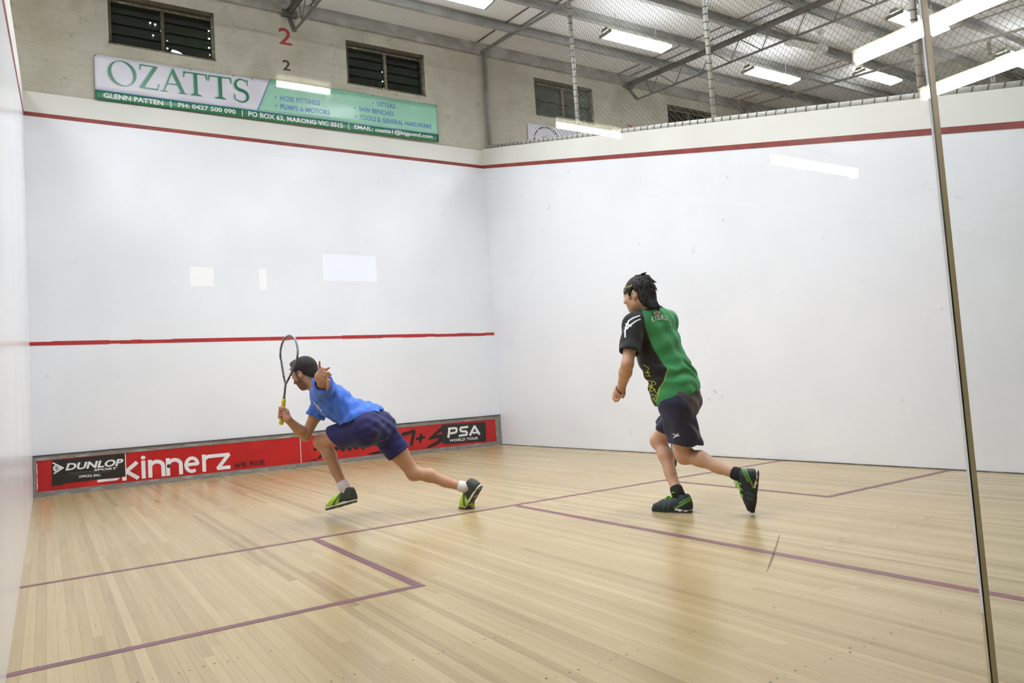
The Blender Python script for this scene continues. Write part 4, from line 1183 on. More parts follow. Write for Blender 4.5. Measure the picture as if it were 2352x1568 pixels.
def shoe(parent, heel, toe, up, pal, sock, ank, sock_mat, sock_len, ball=None, upf=None, laces=None, name='shoe'):
    """training shoe: rubber sole, knitted upper, sock above it; with ball/upf the forefoot is bent"""
    heel = V3(heel); toe = V3(toe)
    Lr = 0.285
    if ball is None:
        x = unit(toe - heel); z = unit(up - x * np.dot(up, x)); y = np.cross(z, x)
        xf, yf, zf = x, y, z; bp = heel + x * 0.19
        Lr = np.linalg.norm(toe - heel)
    else:
        ball = V3(ball)
        x = unit(ball - heel); z = unit(up - x * np.dot(up, x)); y = np.cross(z, x)
        bp = ball
        xf = unit(toe - ball); zf = unit(upf - xf * np.dot(upf, xf)); yf = np.cross(zf, xf)
    k_ = (Lr / 0.285) if ball is None else 1.0
    BL = 0.19 * k_ if ball is None else np.linalg.norm(bp - heel)
    if ball is None: bp = heel + x * BL
    def R(a, b, c): return heel + x * (a / 0.19 * BL) + y * b + z * c
    def Q(a, b, c): return bp + xf * ((a - 0.19) * k_) + yf * b + zf * c
    lo = np.minimum(np.minimum(heel, toe), bp) - 0.16; hi = np.maximum(np.maximum(heel, toe), bp) + 0.16
    root = empty(name, (0, 0, 0), parent=parent)
    # upper
    F = Field(lo, hi, 0.0038)
    F.cone(R(.036, 0, .040), R(.036, 0, .085), .037, .034, 0.02)
    F.cone(R(.04, 0, .045), R(.165, 0, .044), .038, .043, 0.03, z, 0.95)
    F.cone(R(.165, 0, .042), Q(.195, 0, .038), .043, .044, 0.03, z, 0.85)
    F.cone(Q(.19, 0, .038), Q(.245, 0, .030), .043, .034, 0.03, zf, 0.75)
    F.cone(R(.060, 0, .085), R(.150, 0, .060), .036, .034, 0.03)
    F.cone(R(.045, 0, .075), R(.055, 0, .105), .037, .035, 0.02)
    # ankle opening
    F.cone(R(.052, 0, .118), R(.050, 0, .160), .031, .040, 0.006, op='s')
    def coords(P):
        d = P - heel
        return (d @ x) * (0.19 / BL), d @ y, d @ z
    F.build('upper', M_shoe, root, lambda P, N: pal['upper'](*coords(P)))
    # sole
    F = Field(lo, hi, 0.0036)
    for (a, ra, b, rb, fr) in ((.036, .037, .10, .036, 'R'), (.10, .036, .19, .046, 'R'), (.19, .046, .252, .034, 'Q')):
        A, B, nz, ny, nx = (R(a, 0, 0), R(b, 0, 0), z, y, x) if fr == 'R' else (Q(a, 0, 0), Q(b, 0, 0), zf, yf, xf)
        m = 0.08
        s, g = F.sub(np.minimum(A, B) - m, np.maximum(A, B) + m)
        p = [g[i] - np.float32(A[i]) for i in range(3)]
        ba = B - A; l2 = float(ba @ ba)
        t = np.clip((p[0] * ba[0] + p[1] * ba[1] + p[2] * ba[2]) / l2, 0, 1)
        e = [p[i] - t * ba[i] for i in range(3)]
        hz = e[0] * nz[0] + e[1] * nz[1] + e[2] * nz[2]
        e = [e[i] - hz * nz[i] for i in range(3)]
        pl_ = np.sqrt(e[0] ** 2 + e[1] ** 2 + e[2] ** 2) - (ra + (rb - ra) * t)
        d = np.maximum(pl_, np.abs(hz - 0.013) - 0.013)
        F.put(s, d.astype(np.float32), 0.006)
    def colS(P, N):
        front = ((P - bp) @ xf) > 0
        zz = np.where(front, (P - bp) @ zf, (P - heel) @ z)
        nzz = np.where(front, N @ zf, N @ z)
        return pal['sole'](coords(P)[0], zz, nzz)
    F.build('sole', M_rubber, root, colS)
    # laces across the instep
    if laces is not None:
        for i in range(5):
            a = .098 + .021 * i; zz = .1285 - .30 * (a - .06)
            pts = [R(a + .010 * math.sin(t) * (1 if (i % 2) else -1), .036 * math.sin(t), zz - .036 * (1 - math.cos(t)) + 0.002) for t in np.linspace(-1.0, 1.0, 9)]
            MB().tube(pts, 0.0048, 6).build('lace', laces, root, True)
        kn = R(.103, 0, .121)
        for s in (-1, 1):
            pts = [kn + x * (0.018 * math.sin(t)) + y * (s * (0.004 + 0.040 * (1 - math.cos(t)) / 2)) + z * (0.012 * math.sin(t * 0.5) + 0.002) for t in np.linspace(0, 2 * math.pi, 14)]
            MB().tube(pts, 0.003, 5).build('lace_loop', laces, root, True)
    # sock
    F = Field(np.minimum(ank, heel) - 0.16, np.maximum(ank, heel) + 0.16, 0.0045)
    F.cone(ank, R(.058, 0, .075), 0.0385, 0.036, 0.01)
    topc = V3(ank) + unit(V3(sock) - V3(ank)) * sock_len
    F.cone(ank, topc, 0.0385, 0.0425, 0.02)
    F.cut(topc - unit(V3(sock) - V3(ank)) * 0.004, unit(V3(sock) - V3(ank)))
    F.ripple(lambda P: 0.0012 * np.sin(((P - V3(ank)) @ unit(V3(sock) - V3(ank))) * 320))
    F.build('sock', sock_mat, root)
    return root, (x, y, z, R)

def racket(name, butt, tip, lateral, label, grip_col, grip_len=0.20, bumper=None):
    """teardrop-headed squash racket: grip, shaft, frame loop, bumper, strings"""
    butt = Vector(butt); tip = Vector(tip); a = (tip - butt).normalized()
    l = Vector(lateral); l = (l - a * l.dot(a)).normalized(); n = a.cross(l)
    Ltot = (tip - butt).length
    t = empty(name); tag(t, label, 'racket')
    def P(s, w, h=0.0): return butt + a * s + l * w + n * h
    g = [P(s, 0) for s in np.linspace(0, grip_len, 12)]
    MB().tube(g, [0.0165, 0.0185] + [0.0162] * 9 + [0.0145], 8).build('grip', grip_col, t, True)
    th = Ltot - 0.385
    MB().tube([P(grip_len - 0.004, 0), P((grip_len + th) / 2, 0), P(th + 0.03, 0)], [0.0095, 0.0085, 0.0085], 8).build('shaft', M_rk_grey, t, True)
    def halfw(s):        # teardrop: a long V at the throat, round at the tip
        if s <= 0 or s >= 1: return 0.0
        return 0.106 * (s / 0.62) ** 0.92 * (1.0 - 0.18 * (s / 0.62)) / 0.82 if s < 0.50 else 0.106 * math.sqrt(max(0.0, 1 - abs((s - 0.62) / 0.38) ** 2.2)) if s > 0.62 else 0.106 * (1 - (0.62 - s) * 0.70)
    loop = []
    N = 56
    for k in range(N):
        u = 2 * math.pi * k / N
        s = (1 - math.cos(u)) / 2                       # 0 at throat, 1 at the tip
        wid = halfw(s)
        loop.append(P(th + 0.012 + s * (Ltot - th - 0.012), math.copysign(wid, math.pi - u)))
    fr = MB().tube(loop, 0.0078, 8, True).build('frame', M_rk_frame, t, True)
    bump = [p + (p - P(th + 0.22, 0)).normalized() * 0.004 for p in loop[N // 2 - 11:N // 2 + 12]]
    MB().tube(bump, 0.0068, 6).build('bumper', bumper or M_rk_silver, fr, True)
    bm = MB()
    for i in range(-6, 7):
        w = i * 0.0155
        ss = [s for s in np.linspace(0.01, 0.995, 120) if halfw(s) > abs(w)]
        if len(ss) < 2: continue
        bm.cyl(P(th + 0.012 + ss[0] * (Ltot - th - 0.012), w), P(th + 0.012 + ss[-1] * (Ltot - th - 0.012), w), 0.0005, 4, cap=False)
    for s in np.linspace(0.12, 0.96, 18):
        h = halfw(s); bm.cyl(P(th + 0.012 + s * (Ltot - th - 0.012), -h), P(th + 0.012 + s * (Ltot - th - 0.012), h), 0.0005, 4, cap=False)
    o = bm.build('strings', M_rk_string, t); o['kind'] = 'stuff'
    return t
M_rk_frame = noise_mat('racket_frame_dark', [(64, 64, 66), (120, 120, 122), (50, 50, 52)], scale=24, detail=3, rough=0.35, metal=0.3)
M_rk_grey = noise_mat('racket_shaft_grey', [(120, 122, 126), (92, 94, 98)], scale=30, detail=3, rough=0.35, metal=0.3)
M_rk_silver = noise_mat('racket_bumper_silver', [(186, 188, 188), (150, 152, 152)], scale=30, detail=3, rough=0.4, metal=0.2)
M_rk_string = base_mat('racket_string', (214, 214, 210), 0.5)
M_grip_y = noise_mat('yellow_grip', [(222, 198, 44), (206, 180, 36)], scale=60, detail=3, rough=0.8)
M_grip_b = noise_mat('black_grip', [(40, 36, 36), (30, 28, 28)], scale=60, detail=3, rough=0.8)

def decal(parent, target, polys, mat, name='print', off=0.0022, step=0.006, direction=(0, 1, 0)):
    """flat print laid on a cloth surface: 2-D (x,z) polygons dropped on the cloth along the given direction"""
    me = target.data
    bvh = BVHTree.FromPolygons([v.co[:] for v in me.vertices], [p.vertices[:] for p in me.polygons])
    bm = bmesh.new()
    for poly in polys:
        vs = [bm.verts.new((x_, 0, z_)) for x_, z_ in poly]
        try: bm.faces.new(vs)
        except ValueError: pass
    for _ in range(4):
        es = [e for e in bm.edges if e.calc_length() > step]
        if not es: break
        bmesh.ops.subdivide_edges(bm, edges=es, cuts=1, use_grid_fill=True)
    bmesh.ops.triangulate(bm, faces=bm.faces)
    bad = []
    d = Vector(direction)
    for v in bm.verts:
        h, nrm, i, dist = bvh.ray_cast(Vector((v.co.x, -1.2, v.co.z)), d)
        if h is None: bad.append(v)
        else: v.co = h + nrm * off
    if bad: bmesh.ops.delete(bm, geom=bad, context='VERTS')
    m2 = bpy.data.meshes.new(name); bm.to_mesh(m2); bm.free()
    return link_mesh(name, m2, mat, parent, True)
def band(pts, w): return stroke_poly(pts, w)

YAW = 0.5638
# ------------------------------------------------------------------ player in blue, lunging for the ball
J1 = {
    'headC': (-0.758, -0.236, 1.123), 'C7': (-0.658, -0.229, 1.009), 'Lsho': (-0.572, -0.399, 0.993), 'Rsho': (-0.668, -0.082, 0.903),
    'Lelb': (-0.510, -0.684, 1.067), 'Lwri': (-0.465, -0.925, 1.073), 'Relb': (-0.806, -0.126, 0.641), 'Rwri': (-0.893, -0.276, 0.785),
    'Lhip': (-0.297, -0.329, 0.673), 'Rhip': (-0.215, -0.148, 0.664), 'Lkne': (-0.687, -0.123, 0.589), 'Lank': (-0.515, -0.182, 0.241),
    'Rkne': (0.019, -0.105, 0.297), 'Rank': (0.403, -0.157, 0.171),
}
H1 = {
    'palm': (-0.424, -0.986, 1.090),
    'pinky': [(-0.440, -0.987, 1.114), (-0.439, -1.009, 1.140), (-0.433, -1.021, 1.168)],
    'ring': [(-0.420, -1.008, 1.118), (-0.384, -1.047, 1.112), (-0.359, -1.068, 1.120)],
    'middle': [(-0.410, -1.016, 1.100), (-0.379, -1.061, 1.089), (-0.361, -1.076, 1.088)],
    'index': [(-0.409, -1.015, 1.079), (-0.373, -1.055, 1.070), (-0.350, -1.070, 1.074)],
    'thumb': [(-0.429, -0.964, 1.058), (-0.386, -0.998, 1.037), (-0.389, -1.006, 1.006), (-0.394, -1.009, 0.980)],
}
p1 = empty('person', (2.6, -4.95, 0), -YAW)
tag(p1, 'player in a blue T-shirt and navy shorts lunging low with racket raised', 'person')
hc, sc, up, rh, rs, fh, fs = torso_frames(J1)
hr1, hf1, hu1 = ortho((-0.40, 0.10, 0.90), (-0.86, 0.27, -0.42))
hr1 = -hr1 if np.dot(hr1, (0.4, 0.9, 0)) < 0 else hr1
F = Field((-1.02, -1.13, 0.02), (0.62, 0.06, 1.28), 0.0046)
torso(F, J1)
head(F, V3(J1['headC']), hr1, hf1, hu1)
F.cone(V3(J1['C7']) + fs * 0.015 - up * 0.02, V3(J1['headC']) - hu1 * 0.035 - hf1 * 0.022, 0.060, 0.054, 0.03)
leg(F, V3(J1['Lhip']), V3(J1['Lkne']), V3(J1['Lank']), unit((0.8, -0.3, -0.1)))
leg(F, V3(J1['Rhip']), V3(J1['Rkne']), V3(J1['Rank']), unit((0.2, -0.1, 0.9)))
for hp in ('Lhip', 'Rhip'): F.ell(V3(J1[hp]) - fh * 0.045 + up * 0.0, (rh, fh, up), (0.085, 0.085, 0.10), 0.04)
arm(F, V3(J1['Lsho']), V3(J1['Lelb']), V3(J1['Lwri'])); arm(F, V3(J1['Rsho']), V3(J1['Relb']), V3(J1['Rwri']))
# open left hand reaching back
pa = V3(H1['palm']); w1 = V3(J1['Lwri'])
ln = unit(pa - w1 + V3((0.03, -0.05, 0.0)))
sp = unit(V3(H1['pinky'][0]) - V3(H1['index'][0])); nn = unit(np.cross(ln, sp)); sp = np.cross(nn, ln)
F.cone(w1, lerp(w1, pa, 0.5), 0.027, 0.028, 0.02)
F.ell(lerp(w1, pa, 0.75), (ln, sp, nn), (0.052, 0.040, 0.018), 0.02)
F.ell(pa + ln * 0.012, (ln, sp, nn), (0.036, 0.041, 0.016), 0.02)
for k_, rr in (('pinky', 0.0078), ('ring', 0.0088), ('middle', 0.0092), ('index', 0.0090)):
    F.chain([lerp(pa, H1[k_][0], 0.45)] + [V3(q) for q in H1[k_]], [rr * 1.15, rr * 1.12, rr, rr * 0.85], 0.005)
F.chain([V3(q) for q in H1['thumb']], [0.014, 0.0125, 0.0105, 0.009], 0.008)
# racket hand
RK1b, RK1t = V3((-0.951, -0.253, 0.742)), V3((-0.814, -0.354, 1.411))
RK1b = RK1t + unit(RK1b - RK1t) * 0.685
gc = RK1b + unit(RK1t - RK1b) * 0.085
fist(F, gc, RK1t - RK1b, V3(J1['Rwri']) + V3((0.02, 0.0, 0.02)) - gc, V3(J1['Rwri']))
def skin1(P, N):
    C = np.tile(np.array((178, 132, 100.)), (len(P), 1))
    q = P - V3(J1['headC']); a, b, c = q @ hr1, q @ hf1, q @ hu1
    nearhead = (np.abs(a) < 0.1) & (c < 0.06) & (c > -0.13) & (b > -0.03) & (b < 0.13)
    beard = sstep(-0.030, -0.052, c - 0.22 * (b - 0.02)) * sstep(-0.02, 0.01, b) * (1 - sstep(0.104, 0.112, b)) * nearhead * sstep(-0.125, -0.115, c)
    C = mixc(C, beard * 0.68, (84, 62, 46))
    side = np.exp(-((b - 0.022) / 0.014) ** 2) * (c < 0.05) * (c > -0.06) * (np.abs(a) > 0.05) * nearhead
    C = mixc(C, side * 0.7, (70, 52, 38))
    brow = np.exp(-((c - 0.032) / 0.006) ** 2) * (b > 0.07) * (np.abs(a) > 0.012) * nearhead
    C = mixc(C, brow * 0.8, (50, 38, 30))
    lip = np.exp(-((c + 0.057) / 0.010) ** 2) * (b > 0.082) * (np.abs(a) < 0.026) * nearhead
    C = mixc(C, lip * 0.6, (160, 92, 84))
    for j in ('Lkne', 'Relb'):
        C = mixc(C, 0.35 * np.exp(-(np.linalg.norm(P - V3(J1[j]), axis=1) / 0.06) ** 2), (184, 116, 92))
    for hc_ in (H1['palm'], gc):
        C = mixc(C, 0.5 * np.exp(-(np.linalg.norm(P - V3(hc_), axis=1) / 0.08) ** 2), (190, 128, 108))
    return C
b1 = F.build('body', M_skin, p1, skin1)
for s in (-1, 1):
    c_ = V3(J1['headC']) + hu1 * 0.010 + hf1 * 0.0835 + hr1 * (0.031 * s)
    MB().cyl(c_, c_ + hf1 * 0.0115, 0.008, 10, 0.003).build('eye', M_eye, b1, True)
# hair: cropped at the sides, a tied tuft in front
F = Field(V3(J1['headC']) - 0.17, V3(J1['headC']) + 0.17, 0.0040)
hc1 = V3(J1['headC'])
F.ell(hc1 + hu1 * 0.032 - hf1 * 0.016, (hr1, hf1, hu1), (0.084, 0.107, 0.099), 0.0)
F.ell(hc1 - hu1 * 0.030 - hf1 * 0.058, (hr1, hf1, hu1), (0.064, 0.052, 0.060), 0.02)
F.cut(hc1 + hu1 * 0.052 + hf1 * 0.045, unit(hf1 * 0.72 - hu1 * 0.69))
F.cut(hc1 - hu1 * 0.082, -hu1)
for s in (-1, 1):   # clear of the ears
    F.ell(hc1 + hr1 * (0.088 * s) - hf1 * 0.008 - hu1 * 0.008, (hr1, hf1, hu1), (0.022, 0.024, 0.034), 0.004, 's')
F.chain([V3(q) for q in ((-0.785, -0.250, 1.191), (-0.823, -0.252, 1.212), (-0.846, -0.246, 1.201), (-0.842, -0.245, 1.180))], [0.022, 0.020, 0.017, 0.012], 0.01)
F.chain([V3(q) for q in ((-0.815, -0.25, 1.172), (-0.850, -0.252, 1.158), (-0.868, -0.255, 1.163))], [0.012, 0.007, 0.004], 0.006)
def rough_hair(P):
    q = P - hc1; return 0.0011 * np.sin(q @ hr1 * 520 + 3 * np.sin(q @ hf1 * 190)) + 0.0012 * np.sin(q @ hf1 * 560 + 4 * np.sin(q @ hu1 * 170))
F.ripple(rough_hair)
F.build('hair', M_hair, p1, const((34, 27, 21)))
# blue T-shirt
F = Field((-0.98, -0.80, 0.52), (-0.10, 0.08, 1.16), 0.0050)
torso(F, J1, 0.016, 0.05)
F.ell(lerp(hc, sc, 0.30) + fh * 0.005, (rh, fh, up), (0.170, 0.126, 0.12), 0.05)
F.ell(lerp(hc, sc, 0.08) - fh * 0.004, (rh, fh, up), (0.196, 0.156, 0.15), 0.05)
sL = lerp(J1['Lsho'], J1['Lelb'], 0.60); sR = lerp(J1['Rsho'], J1['Relb'], 0.46)
dL = unit(V3(J1['Lelb']) - V3(J1['Lsho'])); dR = unit(V3(J1['Relb']) - V3(J1['Rsho']))
# hem first, so that the sleeves stay whole
F.cut(V3((-0.30, -0.26, 0.771)), unit(V3((0.27, 0.02, -1.0))))
for a_, b_, e_, d_, ra, rb, t0 in (('Lsho', 'Lelb', sL, dL, 0.076, 0.073, 0.42), ('Rsho', 'Relb', sR, dR, 0.074, 0.072, 0.30)):
    G = F.like(); G.cone(V3(J1[a_]), V3(J1[b_]), ra, rb, 0.0); G.cut(e_, d_); F.merge(G, 0.035)
    F.cone(lerp(J1[a_], J1[b_], t0), lerp(J1[a_], J1[b_], 1.1), rb - 0.018, rb - 0.014, 0.0, op='s')
# neck opening
F.cone(V3(J1['C7']) + up * 0.045 + fs * 0.03, V3(J1['headC']), 0.062, 0.09, 0.01, op='s')
def folds1(P):
    q = P - hc; s = q @ up; r_ = q @ rh; f_ = q @ fh
    w = 0.0060 * np.sin(s * 62 + r_ * 34 + 2.0 * np.sin(r_ * 21 + f_ * 13)) * (1 - sstep(0.20, 0.42, s)) + 0.0035 * np.sin(s * 38 - r_ * 60 + f_ * 40)
    return w + 0.0025 * np.sin(f_ * 90 + s * 25)
F.ripple(folds1)
shirt1 = F.build('t_shirt', M_cloth, p1, const((70, 112, 206)))
decal(shirt1, shirt1, band([(-0.662, 0.905), (-0.650, 0.880), (-0.640, 0.862), (-0.632, 0.850)], 0.006) + band([(-0.640, 0.872), (-0.628, 0.880)], 0.005) + band([(-0.630, 0.845), (-0.615, 0.838), (-0.622, 0.826)], 0.006) + band([(-0.645, 0.850), (-0.628, 0.862)], 0.005), M_white_print, 'chest_print')
# navy shorts
F = Field((-0.66, -0.52, 0.36), (0.02, 0.08, 0.90), 0.0050)
F.ell(hc + up * 0.030, (rh, fh, up), (0.172, 0.130, 0.115), 0.0)
F.ell(hc + up * 0.10, (rh, fh, up), (0.155, 0.116, 0.085), 0.04)
F.cut(hc + up * 0.145, up)
for hp, kn, hm, ra, rb in (('Lhip', 'Lkne', 0.62, 0.112, 0.098), ('Rhip', 'Rkne', 0.56, 0.104, 0.094)):
    a = V3(J1[hp]); b = V3(J1[kn]); d = unit(b - a); e_ = lerp(a, b, hm)
    F.ell(a - fh * 0.035, (rh, fh, up), (0.098, 0.092, 0.112), 0.05)
    G = F.like(); G.cone(a, lerp(a, b, 0.88), ra, rb, 0.0); G.cut(e_, unit(d + (V3((0, 0, -0.65)) if hp == 'Lhip' else V3((0.0, 0, 0.10))))); F.merge(G, 0.06)
    F.cone(lerp(a, b, hm - 0.02), lerp(a, b, 1.05), rb - 0.020, rb - 0.016, 0.0, op='s')
F.ell(hc - up * 0.045 - fh * 0.02, (rh, fh, up), (0.07, 0.09, 0.085), 0.05)
F.ell(hc + up * 0.02 + fh * 0.045, (rh, fh, up), (0.130, 0.100, 0.105), 0.05)
G = F.like(); G.ell(hc + up * 0.085 + fh * 0.022, (rh, fh, up), (0.150, 0.108, 0.10), 0.0); G.cut(hc + up * 0.155, up); F.merge(G, 0.03)
def folds1s(P):
    q = P - hc
    return (0.0032 * np.sin(q @ rh * 60 + q @ up * 45 + 2 * np.sin(q @ fh * 30)) + 0.002 * np.sin(q @ up * 90 - q @ fh * 50)) * sstep(0.10, 0.02, q @ up)
F.ripple(folds1s)
F.build('shorts', M_cloth, p1, const((36, 36, 86)))
# shoes
def lime_upper(x, y, z):
    C = np.tile(np.array((176, 212, 56.)), (len(x), 1))
    dark = sstep(0.128, 0.108, x + 0.30 * (z - 0.06))
    C = mixc(C, dark, (50, 56, 44))
    st_ = np.exp(-((x - (0.115 + 0.9 * (0.085 - z))) / 0.010) ** 2) * (np.abs(y) > 0.018)
    C = mixc(C, st_ * 0.9, (44, 50, 36))
    C = mixc(C, sstep(0.5, 0.8, np.sin(x * 170 + z * 90)) * 0.5 * (x > 0.15) * (z < 0.055), (120, 150, 40))
    return C
def lime_sole(x, z, nz):
    C = np.tile(np.array((214, 212, 198.)), (len(x), 1))
    C = mixc(C, sstep(0.011, 0.008, z) * 1.0, (40, 42, 36))
    return mixc(C, (nz < -0.6) * np.clip(np.sin(x * 90) > 0.86, 0, 1) * 0.8, (190, 200, 90))
pal1 = {'upper': lime_upper, 'sole': lime_sole}
shoe(p1, (-0.409, -0.235, 0.123), (-0.679, -0.100, 0.053), V3((0.10, 0.05, 1.0)), pal1, V3(J1['Lkne']), V3(J1['Lank']), M_sock_w, 0.045)
shoe(p1, (0.551, -0.208, 0.178), (0.352, -0.062, 0.003), V3((-0.80, 0.40, 0.45)), pal1, V3(J1['Rkne']), V3(J1['Rank']), M_sock_w, 0.045, ball=(0.432, -0.120, 0.003), upf=V3((0, 0, 1)))
# racket in the right hand
def world_from(p, root):
    c, s = math.cos(-YAW), math.sin(-YAW)
    return Vector((root[0] + p[0] * c - p[1] * s, root[1] + p[0] * s + p[1] * c, root[2] + p[2]))
O1 = (2.6, -4.95, 0); O2 = (3.85, -6.6, 0)
lat = world_from((0.80, -0.60, -0.15), (0, 0, 0))
racket('squash_racket', world_from(RK1b, O1), world_from(RK1t, O1), lat, 'grey squash racket with a yellow grip raised by the player in blue', M_grip_y)

# ------------------------------------------------------------------ player in green, turning away
J2 = {
    'headC': (-0.215, -0.233, 1.474), 'C7': (-0.129, -0.225, 1.351), 'Lsho': (-0.275, -0.312, 1.273), 'Rsho': (0.001, -0.072, 1.297),
    'Lelb': (-0.350, -0.405, 1.012), 'Lwri': (-0.380, -0.234, 0.853), 'Lhip': (-0.037, -0.258, 0.740), 'Rhip': (0.093, -0.107, 0.740),
    'Lkne': (0.023, -0.155, 0.375), 'Lank': (0.301, -0.398, 0.261), 'Rkne': (-0.093, 0.110, 0.463), 'Rank': (-0.040, -0.140, 0.137),
    'Relb': (-0.014, 0.047, 0.998), 'Rwri': (0.027, 0.150, 0.797),
}
H2 = {
    'palm': (-0.402, -0.207, 0.822),
    'index': [(-0.404, -0.212, 0.816), (-0.395, -0.226, 0.805), (-0.395, -0.231, 0.790)],
    'middle': [(-0.420, -0.202, 0.811), (-0.428, -0.211, 0.794), (-0.414, -0.225, 0.779), (-0.400, -0.235, 0.784)],
    'ring': [(-0.424, -0.192, 0.814), (-0.431, -0.196, 0.794), (-0.421, -0.210, 0.774), (-0.405, -0.225, 0.775)],
    'pinky': [(-0.425, -0.177, 0.820), (-0.429, -0.176, 0.803), (-0.421, -0.190, 0.783), (-0.407, -0.200, 0.780)],
    'thumb': [(-0.378, -0.229, 0.848), (-0.364, -0.238, 0.825), (-0.370, -0.242, 0.808), (-0.374, -0.241, 0.796)],
}
p2 = empty('person', O2, -YAW)
tag(p2, 'player in a green and black shirt and navy shorts stepping away from the camera', 'person')
hc, sc, up, rh, rs, fh, fs = torso_frames(J2)
hr2, hf2, hu2 = ortho((-0.08, 0.10, 0.99), (-0.80, 0.58, -0.10))
hr2 = -hr2 if np.dot(hr2, (0.58, 0.8, 0)) < 0 else hr2
F = Field((-0.50, -0.52, 0.02), (0.50, 0.27, 1.65), 0.0046)
torso(F, J2)
head(F, V3(J2['headC']), hr2, hf2, hu2, 1.02)
F.cone(V3(J2['C7']) + fs * 0.015 - up * 0.02, V3(J2['headC']) - hu2 * 0.035 - hf2 * 0.022, 0.060, 0.054, 0.03)
leg(F, V3(J2['Lhip']), V3(J2['Lkne']), V3(J2['Lank']), unit((0.35, -0.2, 0.85)))
leg(F, V3(J2['Rhip']) + V3((-0.012, 0, 0)), V3(J2['Rkne']), V3(J2['Rank']), unit((0.7, -0.5, 0.1)))
for hp in ('Lhip', 'Rhip'): F.ell(V3(J2[hp]) - fh * 0.006 - rh * (0.015 if hp == 'Rhip' else 0), (rh, fh, up), (0.068, 0.066, 0.085), 0.04)
arm(F, V3(J2['Lsho']), V3(J2['Lelb']), V3(J2['Lwri']), 0.98); arm(F, V3(J2['Rsho']), V3(J2['Relb']), V3(J2['Rwri']), 0.98)
pa = V3(H2['palm']); w2 = V3(J2['Lwri'])
ln = unit(pa - w2); sp = unit(V3(H2['pinky'][0]) - V3(H2['thumb'][0])); nn = unit(np.cross(ln, sp)); sp = np.cross(nn, ln)
F.cone(w2, pa, 0.027, 0.024, 0.02)
F.ell(lerp(w2, pa, 0.85), (ln, sp, nn), (0.045, 0.036, 0.018), 0.02)
for k_, rr in (('pinky', 0.0078), ('ring', 0.0088), ('middle', 0.0090), ('index', 0.0088)):
    q_ = [V3(t) for t in H2[k_]]
    F.chain([lerp(pa, q_[0], 0.4)] + q_, [rr * 1.2, rr * 1.15] + [rr * (1 - 0.08 * i) for i in range(len(q_) - 1)], 0.004)
F.chain([V3(q) for q in H2['thumb']], [0.015, 0.012, 0.0105, 0.009], 0.008)
RK2h = V3((0.028, 0.155, 0.775)); RK2t = V3((0.047, 0.300, 0.300))
ax2 = unit(RK2t - RK2h); RK2t = RK2h + ax2 * 0.535; RK2b = RK2t - ax2 * 0.685
gc2 = RK2b + ax2 * 0.085
fist(F, gc2, ax2, V3(J2['Rwri']) - gc2 + V3((0.03, 0.03, 0.02)), V3(J2['Rwri']))
def skin2(P, N):
    C = np.tile(np.array((196, 152, 122.)), (len(P), 1))
    q = P - V3(J2['headC']); a, b, c = q @ hr2, q @ hf2, q @ hu2
    nearhead = (np.abs(a) < 0.1) & (c < 0.06) & (c > -0.13) & (b > -0.03)
    brow = np.exp(-((c - 0.034) / 0.006) ** 2) * (b > 0.07) * (np.abs(a) > 0.012) * nearhead
    C = mixc(C, brow * 0.8, (40, 32, 28))
    side = np.exp(-((b - 0.028) / 0.012) ** 2) * (c < 0.05) * (c > -0.03) * (np.abs(a) > 0.05) * nearhead
    C = mixc(C, side * 0.6, (60, 46, 38))
    lip = np.exp(-((c + 0.057) / 0.010) ** 2) * (b > 0.082) * (np.abs(a) < 0.026) * nearhead
    C = mixc(C, lip * 0.6, (176, 104, 96))
    for j in ('Lkne', 'Rkne', 'Lelb'):
        C = mixc(C, 0.35 * np.exp(-(np.linalg.norm(P - V3(J2[j]), axis=1) / 0.06) ** 2), (196, 132, 108))
    C = mixc(C, 0.4 * np.exp(-(np.linalg.norm(P - V3(H2['palm']), axis=1) / 0.08) ** 2), (190, 128, 108))
    return C
b2_ = F.build('body', M_skin, p2, skin2)
for s in (-1, 1):
    c_ = V3(J2['headC']) + hu2 * 0.010 + hf2 * 0.0835 + hr2 * (0.031 * s)
    MB().cyl(c_, c_ + hf2 * 0.0115, 0.008, 10, 0.003).build('eye', M_eye, b2_, True)
# black hair, thick and layered, longer at the nape
c2 = V3(J2['headC'])
F = Field(c2 - 0.20, c2 + 0.19, 0.0032)
F.ell(c2 + hu2 * 0.036 - hf2 * 0.018, (hr2, hf2, hu2), (0.083, 0.104, 0.097), 0.0)
F.ell(c2 - hu2 * 0.035 - hf2 * 0.062, (hr2, hf2, hu2), (0.074, 0.056, 0.072), 0.03)
F.cut(c2 + hu2 * 0.040 + hf2 * 0.052, unit(hf2 * 0.80 - hu2 * 0.60))
for s in (-1, 1):
    F.cone(c2 + hr2 * (0.078 * s) + hf2 * 0.030 + hu2 * 0.03, c2 + hr2 * (0.073 * s) + hf2 * 0.030 - hu2 * 0.012, 0.009, 0.003, 0.008)
    F.ell(c2 + hr2 * (0.088 * s) - hf2 * 0.006 - hu2 * 0.008, (hr2, hf2, hu2), (0.028, 0.027, 0.038), 0.004, 's')
rg = np.random.default_rng(5)
